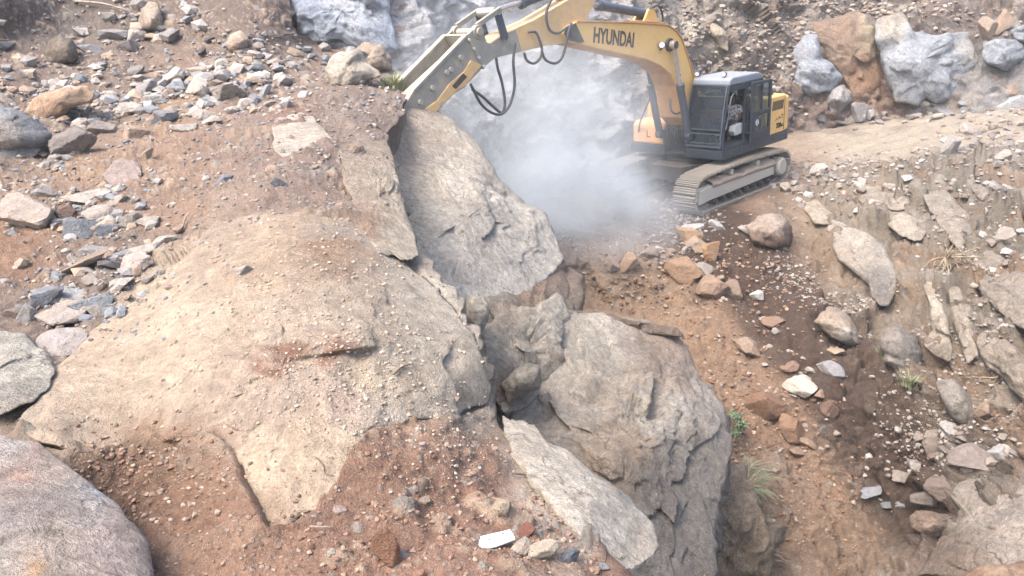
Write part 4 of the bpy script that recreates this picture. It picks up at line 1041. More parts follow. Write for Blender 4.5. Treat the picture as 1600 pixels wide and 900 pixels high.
tb = MB(); tb.prism([(.90, DT + .004), (.90, 1.78), (.82, 1.88), (.30, 1.90), (.30, DT + .004)], -1.30, -.36)
tbo = tb.build('tool_box', M_ORG, ex, upper=True, bevel=0.05)
MB().box(.901, .912, -.86, -.84, 1.50, 1.66).box(.901, .912, -.84, -.76, 1.50, 1.52).build('latch', M_BLK, tbo)
ft = MB(); ft.box(-.85, .28, -1.30, -.38, DT + .004, 2.28)
ft.build('fuel_tank', M_ORG, ex, upper=True, bevel=0.05)
bf = MB()
for y in (.34, -.34):
    bf.prism([(.10, 1.30), (.90, 1.30), (.95, 1.62), (.60, 2.0), (.30, 2.0), (.10, 1.7)], y - .03, y + .03)
bf.cyl((.36, -.42, 1.78), (.36, .345, 1.78), .08, 16)
bf.box(-.6, .1, -.33, .33, 1.33, 1.75)
bf.build('boom_bracket', M_DARK, ex, upper=True, bevel=0.01)
vb = MB()
for k in range(9):
    yy = -.28 + .07 * k
    vb.tube([(.60, yy, 1.35), (.85, yy + .03, 1.55 + .05 * (k % 3)), (.80, yy, 1.85), (.55, yy * .6, 2.05)], .026, 8)
vb.build('hose_bundle', M_RUB, ex, upper=True, smooth_shade=True)

# cab
FB, FT, RT, RB = (.99, DT + .004), (.70, 2.90), (-.74, 2.90), (-.88, DT + .004)
def xf(z): return FB[0] + (FT[0] - FB[0]) * (0.35 * (z - FB[1]) / (FT[1] - FB[1]) + 0.65 * max(0, (z - FB[1]) / (FT[1] - FB[1])) ** 2.2)
Y0, Y1 = .37, 1.352
cb = MB()
zs = np.linspace(FB[1], 2.88, 9)
for y in (Y0 + .035, Y1 - .035):
    for a, b_ in zip(zs[:-1], zs[1:]):
        cb.bar((xf(a) - .03, y, a), (xf(b_) - .03, y, b_ + .004), .07, .07)
cb.box(-.88, -.78, Y0, Y0 + .07, DT + .006, 2.88)
cb.box(-.86, -.78, Y1 - .07, Y1, DT + .006, 2.88)
cb.box(-.10, -.02, Y1 - .066, Y1 - .003, DT + .006, 2.88)            # door pillar
cb.box(-.88, .97, Y0 + .002, Y1 - .002, DT + .006, 1.42)             # floor
cb.box(-.77, .86, Y0 + .001, Y0 + .03, 1.42, 1.75)                   # right lower panel
cb.box(-.77, -.105, Y1 - .05, Y1 - .012, 1.42, 1.78)                 # rear left lower panel
cb.box(-.86, -.83, Y0 + .072, Y1 - .072, 1.42, 1.95)                 # rear panel
cb.box(.86, .93, Y0 + .072, Y1 - .072, 1.72, 1.79)                   # windscreen cross bar
cb.box(.93, .975, Y0 + .072, Y1 - .072, 1.42, 1.48)
cabo = cb.build('cab', M_NAVY, ex, upper=True, bevel=0.012)
rf = MB(); rf.prism([(xf(2.80) + .02, 2.80), (.74, 2.93), (.60, 2.985), (-.62, 2.985), (-.80, 2.93), (-.86, 2.80)], Y0 - .01, Y1 + .01)
rf.build('roof', M_ROOF, cabo, bevel=0.035)
rs = MB(); rs.prism([(xf(2.66) + .005, 2.66), (xf(2.80) + .005, 2.80), (-.85, 2.80), (-.85, 2.68)], Y1 - .062, Y1 - .001); rs.build('roof_rail', M_NAVY, cabo, bevel=0.01)
ws = MB()
for a, b_ in zip(zs[:-1], zs[1:]):
    ws.add([(xf(a) - .045, Y0 + .07, a), (xf(a) - .045, Y1 - .07, a), (xf(b_) - .045, Y1 - .07, b_), (xf(b_) - .045, Y0 + .07, b_)], [(0, 1, 2, 3)])
ws.build('windscreen', M_GLASS, cabo)
for nm, q in (('side_window', [(-.77, Y0 + .02, 1.75), (.80, Y0 + .02, 1.75), (.66, Y0 + .02, 2.8), (-.77, Y0 + .02, 2.8)]), ('rear_window', [(-.845, Y0 + .07, 1.95), (-.845, Y1 - .07, 1.95), (-.845, Y1 - .07, 2.8), (-.845, Y0 + .07, 2.8)]), ('quarter_window', [(-.77, Y1 - .03, 1.78), (-.11, Y1 - .03, 1.78), (-.11, Y1 - .03, 2.66), (-.77, Y1 - .03, 2.66)])):
    MB().add(q, [(0, 1, 2, 3)]).build(nm, M_GLASS, cabo)
gd = MB()
def gp(y, z, off=.03): return (xf(z) + off, y, z)
za, zb_ = 1.80, 2.76; ya, yb = Y0 + .04, Y1 - .06
for k in range(21):
    y = ya + (yb - ya) * k / 20
    for a, b_ in zip(np.linspace(za, zb_, 6)[:-1], np.linspace(za, zb_, 6)[1:]):
        gd.bar(gp(y, a), gp(y, b_), .013)
for k in range(23):
    z = za + (zb_ - za) * k / 22
    gd.bar(gp(ya, z), gp(yb, z), .013)
gd.build('window_guard', M_NAVY, cabo)
gf = MB()
for y in (ya - .03, yb + .02):
    for a, b_ in zip(np.linspace(1.40, 2.80, 8)[:-1], np.linspace(1.40, 2.80, 8)[1:]):
        gf.bar(gp(y, a, .035), gp(y, b_, .035), .035)
for z in (1.40, 1.70, 1.80, 2.80):
    gf.bar(gp(ya - .045, z, .035), gp(yb + .035, z, .035), .03)
gf.build('guard_frame', M_CYL, cabo)
st = MB(); st.box(-.62, -.14, .62, 1.10, 1.62, 1.74); st.prism([(-.66, 1.70), (-.54, 1.70), (-.66, 2.38), (-.78, 2.38)], .64, 1.08); st.box(-.80, -.70, .74, .98, 2.38, 2.56); st.box(-.5, -.2, .7, 1.0, 1.42, 1.62)
st.build('seat', M_SEAT, cabo, bevel=0.03)
cs = MB(); cs.prism([(-.35, 1.60), (.25, 1.56), (.34, 1.68), (.28, 1.80), (.0, 1.84), (-.35, 1.78)], 1.12, 1.27)
cs.build('control_console', M_PALE, cabo, bevel=0.02)
cr = MB(); cr.prism([(-.35, 1.60), (.25, 1.56), (.34, 1.68), (.28, 1.80), (.0, 1.84), (-.35, 1.78)], .45, .60); cr.box(.55, .8, .42, .62, 1.42, 2.1)
cr.build('instrument_console', M_CYL, cabo, bevel=0.02)
for y in (1.19, .52):
    MB().cyl((.14, y, 1.80), (.18, y, 1.98), .012, 8).cyl((.18, y, 1.96), (.185, y, 2.06), .026, 10).build('control_lever', M_BLK, cabo)
MB().cyl((.62, .78, 1.42), (.52, .78, 1.85), .014, 8).cyl((.62, .95, 1.42), (.52, .95, 1.85), .014, 8).build('travel_lever', M_BLK, cabo)
MB().tube([(xf(1.8) - .03, Y1 + .03, 1.8), (xf(2.2) - .02, Y1 + .06, 2.1), (xf(2.5) - .05, Y1 + .06, 2.5), (xf(2.62) - .2, Y1 + .03, 2.62)], .018, 8).build('grab_rail', M_CYL, cabo, smooth_shade=True)
# the door, swung fully open against the side
dr = MB()
DY0, DY1 = 1.42, 1.475
DX0, DX1, DZ0, DZ1 = -.14, -1.12, 1.36, 2.80
fw = .09
dr.box(DX1, DX0, DY0, DY1, DZ0, 1.60); dr.box(DX1, DX1 + fw, DY0, DY1, 1.60, DZ1 - .03); dr.box(DX0 - fw, DX0, DY0, DY1, 1.60, DZ1)
dr.box(DX1 + fw, DX0 - fw, DY0, DY1, DZ1 - fw, DZ1 - .015); dr.box(DX1 + fw, DX0 - fw, DY0, DY1, 1.96, 2.08)
dr.box(DX0 - fw - .22, DX0 - fw, DY0 + .002, DY1 - .002, 1.60, 1.96)
dr.box(DX1 + .12, DX0 - .3, DY1, DY1 + .02, 2.03, 2.06); dr.box(DX1 + .12, DX0 - .30, DY1, DY1 + .02, 1.56, 1.585); dr.box(DX1 + .25, DX0 - .14, DY1, DY1 + .02, 1.44, 1.465)
dr.bar((DX0 + .03, 1.38, 1.6), (DX0 + .03, 1.38, 2.7), .03)
for z in (1.55, 2.6): dr.box(DX0 - .02, DX0 + .06, 1.352, DY0 + .01, z, z + .06)
dro = dr.build('cab_door', M_NAVY, ex, upper=True, bevel=0.012)
MB().box(DX1 + fw, DX0 - fw, DY0 + .02, DY0 + .026, 2.08, DZ1 - fw).build('door_window', M_GLASS, dro)
MB().box(DX1 + fw, DX0 - fw - .22, DY0 + .02, DY0 + .026, 1.60, 1.96).build('door_window', M_GLASS, dro)
MB().bar((DX0 - .52, DY0 + .03, 2.08), (DX0 - .52, DY0 + .03, DZ1 - fw), .03).build('window_slider', M_NAVY, dro)
_st = MB(); _st.cyl((DX0 - .28, DY1 - .001, 1.80), (DX0 - .28, DY1 + .004, 1.80), .075, 22)
_st.build('round_sticker', simple('pale_blue_sticker', (190, 224, 226), 0.5, dirt=0.05), dro)
MB().tube([(DX0 - .25, DY1 + .006, 1.85), (DX0 - .30, DY1 + .006, 1.83), (DX0 - .26, DY1 + .006, 1.79), (DX0 - .31, DY1 + .006, 1.75)], .008, 6).build('sticker_mark', simple('teal_mark', (60, 130, 140), 0.5, dirt=0), dro)
def lamp(p, par, upper, r=.07, d=(1, 0.25, 0)):
    d = Vector(d).normalized(); p = Vector(p)
    o = MB().cyl(p - d * .06, p + d * .05, r, 16).build('work_lamp', M_CYL, par, upper=upper, bevel=0.01)
    MB().cyl(p + d * .048, p + d * .058, r * .85, 16).build('lamp_lens', M_LAMP, o)
    return o
lamp((.60, 1.12, 3.05), ex, True, .055); lamp((.62, .42, 3.05), ex, True, .055)

# boom
BOOM = [(5.34, 4.30), (5.24, 4.42), (4.92, 4.50), (2.91, 4.35), (1.72, 4.23), (1.40, 4.10), (1.12, 3.88), (.82, 3.38), (.54, 2.85), (.28, 2.25), (.20, 1.85), (.30, 1.66), (.48, 1.66), (.75, 1.80), (1.12, 2.09), (1.25, 2.5), (1.38, 2.86), (1.60, 3.16), (2.00, 3.39), (2.56, 3.58), (3.73, 3.83), (4.88, 4.08), (5.25, 4.17)]
bo = MB(); bo.prism(BOOM, -.285, .285)
boom = bo.build('boom', M_YEL, ex, upper=True, bevel=0.014)
fl = MB()
top = BOOM[2:10]
for (a, b_) in zip(top[:-1], top[1:]):
    fl.bar((a[0], 0, a[1] + .012), (b_[0], 0, b_[1] + .012), .62, .028)
bot = BOOM[13:22]
for (a, b_) in zip(bot[:-1], bot[1:]):
    fl.bar((a[0], 0, a[1] - .012), (b_[0], 0, b_[1] - .012), .61, .022)
fl.build('boom_flange', simple('rusty_yellow_edge', (226, 158, 66), 0.6, dirt=0.4, dirtcol=(170, 120, 86), wear=0.6), boom, bevel=0.004)
MB().prism([(5.33, 4.30), (5.24, 4.41), (4.98, 4.48), (4.72, 4.10), (4.88, 4.09), (5.24, 4.18)], .286, .305).prism([(5.33, 4.30), (5.24, 4.41), (4.98, 4.48), (4.72, 4.10), (4.88, 4.09), (5.24, 4.18)], -.305, -.286).cyl((5.08, -.34, 4.30), (5.08, .34, 4.30), .10, 20).build('boom_nose', M_DARK, boom)
pt = mp(960, 60, .29); p1 = mp(933, 56.5, .29); p2 = mp(989, 64, .29)
angt = math.atan2(p2[2] - p1[2], -(p2[0] - p1[0]))
text('HYUNDAI', boom, (pt[0], .2875, pt[2]), .42, angt, M_BLK, sx=.76, bold=0.012)
text('HYUNDAI', boom, (pt[0], -.2875, pt[2]), .42, -angt, M_BLK, sx=.76, side=-1, bold=0.012)
MB().cyl((1.66, -.50, 3.80), (1.66, .50, 3.80), .085, 18).cyl((1.66, .285, 3.80), (1.66, .34, 3.80), .15, 20).cyl((1.66, -.34, 3.80), (1.66, -.285, 3.80), .15, 20).build('boom_pin', M_DARK, boom)
lp = mp(1032, 70, .32)
lo = lamp((lp[0], .36, lp[2]), boom, False, .075, (1, .6, 0)); MB().bar((lp[0] - .03, .29, lp[2] - .12), (lp[0] - .03, .36, lp[2] - .06), .03).build('lamp_bracket', M_BLK, boom)
pp = MB()
for z_, y_ in ((.05, .16), (.05, .08), (.05, -.1)):
    pp.tube([(a[0], y_, a[1] + z_) for a in BOOM[3:10]], .022, 8, 4)
pp.build('boom_pipe', simple('rusty_pipe', (196, 136, 62), 0.6, dirt=0.4, wear=0.5), boom, smooth_shade=True)
for y in (.42, -.42):
    foot = Vector((.98, y, 1.62)); pin = Vector((1.66, y, 3.80)); d = (pin - foot)
    o = MB().cyl(foot, foot + d * .56, .085, 20).cyl(foot + d * .54, foot + d * .58, .10, 20).cyl((foot.x, y - .07, foot.z), (foot.x, y + .07, foot.z), .11, 16).build('boom_cylinder', M_CYL, ex, upper=True, smooth_shade=False)
    MB().cyl(foot + d * .58, pin, .05, 16).cyl((pin.x, y - .06, pin.z), (pin.x, y + .06, pin.z), .10, 16).build('piston_rod', M_CHROME if y > 0 else M_CYL, o)
    MB().tube([foot + d * .08 + Vector((-.02, -.1, 0)), foot + d * .3 + Vector((-.02, -.11, 0)), foot + d * .55 + Vector((0, -.09, 0))], .02, 8).build('cylinder_pipe', M_RUB, o)
hs = MB().tube([mp(1047, 155, .2), mp(1049, 172, .3), mp(1056, 178, .33), mp(1062, 176, .3)], .025, 8); hs.build('boom_hose', M_RUB, ex, upper=True, smooth_shade=True)
# arm cylinder on top of the boom
a0, a1 = Vector((2.15, 0, 4.52)), Vector((4.25, 0, 4.83))
o = MB().cyl(a0, a0 + (a1 - a0) * .80, .095, 20).cyl(a0 + (a1 - a0) * .76, a0 + (a1 - a0) * .82, .115, 20).cyl((a0.x, -.1, a0.z), (a0.x, .1, a0.z), .12, 16).build('arm_cylinder', M_CYL, ex, upper=True)
MB().cyl(a0 + (a1 - a0) * .82, a1, .055, 16).cyl((a1.x, -.09, a1.z), (a1.x, .09, a1.z), .12, 16).build('piston_rod', M_CHROME, o)
MB().tube([a0 + Vector((.1, .12, .08)), a0 + Vector((-.15, .2, .16)), a0 + Vector((-.4, .15, .02)), a0 + Vector((-.5, .12, -.2))], .022, 8).build('cylinder_hose', M_RUB, o, smooth_shade=True)
MB().prism([(1.85, 4.24), (2.5, 4.30), (2.25, 4.62), (2.05, 4.62)], -.16, -.11).prism([(1.85, 4.24), (2.5, 4.30), (2.25, 4.62), (2.05, 4.62)], .11, .16).build('cylinder_bracket', M_YEL, boom)
# arm
ARM = [(7.42, 4.14), (7.36, 3.99), (6.54, 4.05), (5.74, 4.11), (4.95, 4.10), (4.62, 4.34), (4.38, 4.66), (4.22, 4.82), (4.12, 5.20), (4.40, 5.40), (4.84, 5.00), (6.11, 4.60), (6.93, 4.42), (7.36, 4.26)]
arm = MB().prism(ARM, -.20, .20).build('arm', M_YELD, ex, upper=True, bevel=0.012)
MB().prism([(7.40, 4.14), (7.35, 4.00), (6.48, 4.065), (6.62, 4.47), (6.93, 4.40), (7.34, 4.25)], .201, .214).cyl((7.30, -.30, 4.13), (7.30, .30, 4.13), .10, 18).cyl((6.95, -.28, 4.34), (6.95, .28, 4.34), .07, 16).build('arm_nose', M_BRK, arm)
MB().box(4.9, 5.1, -.14, .14, 4.95, 5.14).build('cylinder_bracket', M_YELD, arm)
b0, b1, b2 = Vector((4.98, 0, 5.16)), Vector((6.20, 0, 4.93)), Vector((7.10, 0, 4.80))
o = MB().cyl(b0, b1, .10, 20).cyl(b1 - (b1 - b0).normalized() * .06, b1 + (b1 - b0).normalized() * .03, .12, 20).build('bucket_cylinder', M_CYL, ex, upper=True)
MB().cyl(b1, b2, .055, 16).cyl((b2.x, -.22, b2.z), (b2.x, .22, b2.z), .09, 16).build('piston_rod', M_CHROME, o)
for y in (.25, -.25):
    MB().prism([(7.02, 4.78), (7.10, 4.87), (7.18, 4.80), (7.04, 4.33), (6.95, 4.27), (6.87, 4.34)], y - .03, y + .03).build('link_bar', M_CYL, ex, upper=True, bevel=0.01)
# breaker
br = MB().cyl((7.80, 0, 4.14), (9.50, 0, 3.24), .20, 24).cyl((9.38, 0, 3.30), (9.62, 0, 3.17), .23, 24)
bro = br.build('hydraulic_breaker', M_BRK, ex, upper=True)
MB().cyl((9.55, 0, 3.21), (10.45, 0, 2.72), .075, 20).cyl((10.45, 0, 2.72), (10.62, 0, 2.63), .075, 20, .02).build('chisel', M_DARK, bro)
SIDEP = [(7.90, 4.45), (7.56, 3.91), (8.10, 3.58), (8.36, 3.50), (8.92, 3.16), (9.34, 3.02), (9.52, 3.34), (9.23, 3.63), (8.60, 4.02)]
for y in (.28, -.28):
    sp_ = MB().prism(SIDEP, y - .025, y + .025)
    top = [(7.94, 4.46), (8.60, 4.06), (9.25, 3.66), (9.55, 3.36)]
    for a, b_ in zip(top[:-1], top[1:]):
        sp_.bar((a[0], y, a[1]), (b_[0], y, b_[1]), .11, .05)
    so_ = sp_.build('side_plate', M_BRK, bro, bevel=0.006)
    s_ = 1 if y > 0 else -1
    yp = MB()
    ys_ = sorted((y + s_ * .026, y + s_ * .06))
    yp.prism([(7.66, 3.92), (8.10, 3.61), (8.36, 3.53), (8.92, 3.19), (9.22, 3.12), (9.16, 3.30), (8.78, 3.44), (8.45, 3.70), (8.10, 3.86), (7.92, 4.04)], ys_[0], ys_[1])
    yp.build('yellow_housing', M_YELD, bro, bevel=0.012)
    MB().prism([(8.05, 3.76), (8.34, 3.58), (8.42, 3.64), (8.14, 3.83)], *sorted((y + s_ * .060, y + s_ * .066))).build('housing_slot', M_DARK, bro)
    for bx, bz in ((8.15, 4.10), (8.50, 3.88), (8.85, 3.66), (9.15, 3.46), (8.95, 3.26), (8.70, 3.38), (8.40, 3.92)):
        MB().cyl((bx, y + s_ * .02, bz), (bx, y + s_ * .075, bz), .045, 10).build('plate_bolt', M_FRAME, bro)
ad = MB()
for y in (.27, -.27):
    ad.prism([(7.60, 4.64), (7.94, 4.45), (7.57, 3.88), (7.22, 4.04), (7.28, 4.24), (7.46, 4.30)], y - .028, y + .028)
    ad.bar((7.06, y, 4.84), (7.66, y, 4.60), .06, .09)
    ad.bar((7.96, y, 4.46), (7.58, y, 3.86), .10, .05)
    ad.cyl((7.66, y - .05, 4.49), (7.66, y + .05, 4.49), .12, 20)
ad.cyl((7.66, -.36, 4.49), (7.66, .36, 4.49), .07, 18)
ad.bar((7.98, 0, 4.47), (7.60, 0, 3.87), .62, .04)
ad.cyl((7.10, -.30, 4.80), (7.10, .30, 4.80), .06, 16)
ado = ad.build('breaker_bracket', M_BRK, ex, upper=True, bevel=0.008)
for t in (0.1, .37, .63, .9):
    MB().cyl((7.97 - .38 * t, .335, 4.44 - .6 * t), (7.97 - .38 * t, .36, 4.44 - .6 * t), .03, 8).build('bracket_bolt', M_PALE, ado)
for pts, y in (([(735, 131), (742, 145), (752, 163), (768, 176), (784, 178), (797, 163), (804, 133), (802, 96), (805, 66)], .34), ([(738, 140), (755, 152), (770, 166), (784, 176), (789, 160), (784, 128), (778, 108), (775, 90)], .30),
               ([(819, 82), (823, 94), (834, 99), (844, 91), (847, 78), (842, 60), (836, 50), (826, 50)], .28), ([(846, 78), (852, 93), (866, 99), (877, 92), (884, 72), (888, 50), (893, 36)], .33), ([(862, -2), (855, 14), (854, 32), (860, 48), (872, 52), (884, 44), (892, 40)], .30)):
    MB().tube([mp(u, v, y) for u, v in pts], .026, 8).build('hydraulic_hose', M_RUB, ex, upper=True, smooth_shade=True)
MB().tube([mp(1024, 130, -.5), mp(1018, 148, -.6), mp(1008, 172, -.8), mp(1000, 192, -1.0), mp(997, 214, -1.2)], .02, 8).build('hydraulic_hose', M_RUB, ex, upper=True, smooth_shade=True)

# ------------------------------------------------------------------ the operator
def skinned(name, joints, edges, mat, parent=None, mw=None, sub=2):
    me = bpy.data.meshes.new(name)
    me.from_pydata([j[:3] for j in joints], edges, [])
    o = bpy.data.objects.new(name, me); COL.objects.link(o); me.materials.append(mat)
    m = o.modifiers.new('Skin', 'SKIN'); m.use_smooth_shade = True
    for k, sv in enumerate(me.skin_vertices[0].data):
        sv.radius = (joints[k][3], joints[k][3]); sv.use_root = (k == 0)
    s = o.modifiers.new('Subsurf', 'SUBSURF'); s.levels = sub; s.render_levels = sub
    if parent: o.parent = parent
    if mw is not None: o.matrix_world = mw
    return o
J = [(0, 0, .10, .13), (.02, 0, .28, .125), (.07, 0, .46, .13), (.12, 0, .58, .06), (.16, 0, .66, .062), (.19, 0, .74, .095), (.18, 0, .83, .085),      # 0-6 pelvis..head
     (.08, .17, .52, .062), (.16, .25, .29, .046), (.36, .25, .24, .036), (.43, .24, .245, .034),                                                       # 7-10 left arm
     (.08, -.17, .52, .062), (.16, -.25, .29, .046), (.36, -.25, .24, .036), (.43, -.24, .245, .034),                                                   # 11-14 right arm
     (.08, .10, .10, .085), (.44, .13, .12, .062), (.50, .13, -.18, .05), (.50, .13, -.24, .042), (.62, .14, -.27, .032),                                # 15-19 left leg
     (.08, -.10, .10, .085), (.44, -.13, .12, .062), (.50, -.13, -.18, .05), (.50, -.13, -.24, .042), (.62, -.14, -.27, .032),                           # 20-24
     (.285, 0, .745, .018)]                                                                                                                            # nose
E_ = [(0, 1), (1, 2), (2, 3), (3, 4), (4, 5), (5, 6), (2, 7), (7, 8), (8, 9), (9, 10), (2, 11), (11, 12), (12, 13), (13, 14), (0, 15), (15, 16), (16, 17), (17, 18), (18, 19), (0, 20), (20, 21), (21, 22), (22, 23), (23, 24), (5, 25)]
for hnd, sg in ((10, 1), (14, -1)):
    hx, hy, hz = J[hnd][:3]
    for k, (dy, ln) in enumerate(((-.024, .055), (-.008, .065), (.008, .062), (.024, .05))):
        i = len(J); J.append((hx + .03, hy + dy, hz + .012, .010)); J.append((hx + .03 + ln * .6, hy + dy, hz + .004, .009)); J.append((hx + .02 + ln * .7, hy + dy, hz - .03, .008))
        E_ += [(hnd, i), (i, i + 1), (i + 1, i + 2)]
    i = len(J); J.append((hx + .005, hy - sg * .034, hz + .005, .011)); J.append((hx + .035, hy - sg * .045, hz - .012, .009)); E_ += [(hnd, i), (i, i + 1)]
P0 = (-.42, .86, 1.63)
MWP = ex.matrix_world @ Matrix.Rotation(SWING, 4, 'Z') @ Matrix.Translation(P0)
per = skinned('person', J, E_, M_SKIN, None, MWP, 1)
tag(per, 'operator in a white flowered shirt seated in the open cab, hands on the levers', 'person')
def cloth(name, ids, grow, mat, extra=()):
    js = [tuple(J[i][:3]) + (J[i][3] + grow,) for i in ids] + list(extra)
    es = [(ids.index(a), ids.index(b)) for a, b in E_ if a in ids and b in ids]
    return skinned(name, js, es, mat, per, None, 2)
js = [(0, 0, .12, .145), (.02, 0, .28, .142), (.07, 0, .46, .148), (.115, 0, .57, .075), (.08, .17, .52, .080), (.13, .22, .38, .068), (.08, -.17, .52, .080), (.13, -.22, .38, .068)]
skinned('shirt', js, [(0, 1), (1, 2), (2, 3), (2, 4), (4, 5), (2, 6), (6, 7)], M_SHIRT, per, None, 2)
js = [(0, 0, .09, .142), (.08, .10, .10, .10), (.44, .13, .12, .078), (.50, .13, -.17, .062), (.08, -.10, .10, .10), (.44, -.13, .12, .078), (.50, -.13, -.17, .062)]
skinned('trousers', js, [(0, 1), (1, 2), (2, 3), (0, 4), (4, 5), (5, 6)], M_TROU, per, None, 2)
hb = bmesh.new(); bmesh.ops.create_icosphere(hb, subdivisions=3, radius=1)
bmesh.ops.delete(hb, geom=[v for v in hb.verts if v.co.z < -.15 + .9 * max(0, v.co.x)], context='VERTS')
for v in hb.verts: v.co = Vector((.165 + v.co.x * .108, v.co.y * .10, .80 + v.co.z * .115))
hm = bpy.data.meshes.new('hair'); hb.to_mesh(hm); hb.free(); hm.materials.append(M_HAIR); ho = bpy.data.objects.new('hair', hm); COL.objects.link(ho); ho.parent = per

# ------------------------------------------------------------------ loose stones, one object each
_ico = {}
def ico(sub):
    if sub not in _ico:
        b = bmesh.new(); bmesh.ops.create_icosphere(b, subdivisions=sub, radius=1)
        _ico[sub] = (np.array([v.co[:] for v in b.verts]), [[v.index for v in f.verts] for f in b.faces]); b.free()
    return _ico[sub]

def rock_shape(seed, sub=4, planes=13, sharp=22, noise=0.05):
    D_, F = ico(sub)
    rg = np.random.default_rng(seed)
    n = rg.normal(size=(planes, 3)); n /= np.linalg.norm(n, axis=1)[:, None]
    h = 0.55 + 0.4 * rg.random(planes)
    dots = D_ @ n.T
    r = np.where(dots > 0.05, h / np.maximum(dots, 0.05), 6.0)
    r = np.minimum(r, 1.6)
    r = -np.log(np.exp(-sharp * r).sum(1) + math.exp(-sharp * 1.5)) / sharp
    P = D_ * r[:, None]
    if noise:
        P = P * (1 + noise * fbm(P * 2.3 + seed * 3.1, 4, seed % 17) + noise * 0.6 * ridged(P * 5 + seed, 2, 3))[:, None]
    q = rg.normal(size=(3, 3)); q, _ = np.linalg.qr(q)
    P = P @ q.T
    P = (P - (P.max(0) + P.min(0)) / 2) / ((P.max(0) - P.min(0)) / 2)
    return P, F, rg

_sn = [0]
def stone(u, v, w, h, rgb, label=None, ang=0.0, name='stone', cat='stone', group=None, sink=0.5, sub=4, sharp=60, planes=10):
    """a single stone, w x h photo pixels in size, resting on the ground seen at (u, v)"""
    _sn[0] += 1
    P, F, rg = rock_shape(_sn[0] * 13 + 5, sub, planes, sharp)
    Pt, N, zc, S = surf(u, v + h * 0.30)
    r = rays(u, v + h * 0.30); el = -math.asin(r[2] / np.linalg.norm(r))
    steep = N[2] < 0.45
    Lx = 0.5 * w * zc / FPX; Hs = 0.5 * h * zc / FPX
    if steep:
        Ly = 0.6 * min(Lx, Hs); Lz = Hs
    else:
        Ly = 0.85 * min(Lx, 1.3 * Hs + 0.3 * Lx)
        Lz = math.sqrt(max(Hs * Hs - (Ly * math.sin(el)) ** 2, (0.5 * Hs) ** 2)) / max(0.5, math.cos(el))
    P = P * np.array([Lx, Ly, Lz]) * 1.2
    if ang:
        a = math.radians(ang); P = P @ np.array([[math.cos(a), 0, -math.sin(a)], [0, 1, 0], [math.sin(a), 0, math.cos(a)]]).T
    # stand on the ground: the lowest point a little below it
    ctr = CAMP + rays(u, v) * (zc - (0.15 if not steep else 0.1) * Ly)
    low = P[:, 2].min()
    if not steep:
        ctr = np.array([Pt[0], Pt[1] - 0.0, Pt[2] - low * (1 - sink * 1.35)])
        # keep it at its place in the photograph: slide along the ground towards or away from the viewer
        pu, pv, _ = project(ctr); 
        dv = pv - v
        ctr = ctr + np.array([0, 1, 0]) * (dv * zc / FPX) / max(0.25, math.sin(el)) * (-0.5)
    o = mesh_from(name, P - np.array([0, 0, low]), F, M_STONE, None, None, False)
    o.location = ctr + np.array([0, 0, low])
    c = lin(rgb) * ALB * 0.98
    if rgb[2] > rgb[0]: c = 0.5 * c + 0.5 * c.mean() * np.array([1.02, 1.0, .98])
    c = c * (0.94 + 0.12 * rg.random())
    o.color = (c[0], c[1], c[2], 1)
    tag(o, label, cat, group)
    return o

PALE, TAN, GRY, BLU, BRN, PNK, DRK, WHT, ORG = (206, 194, 182), (200, 170, 142), (172, 166, 162), (150, 158, 168), (150, 122, 106), (202, 176, 164), (112, 106, 106), (222, 216, 208), (190, 142, 104)
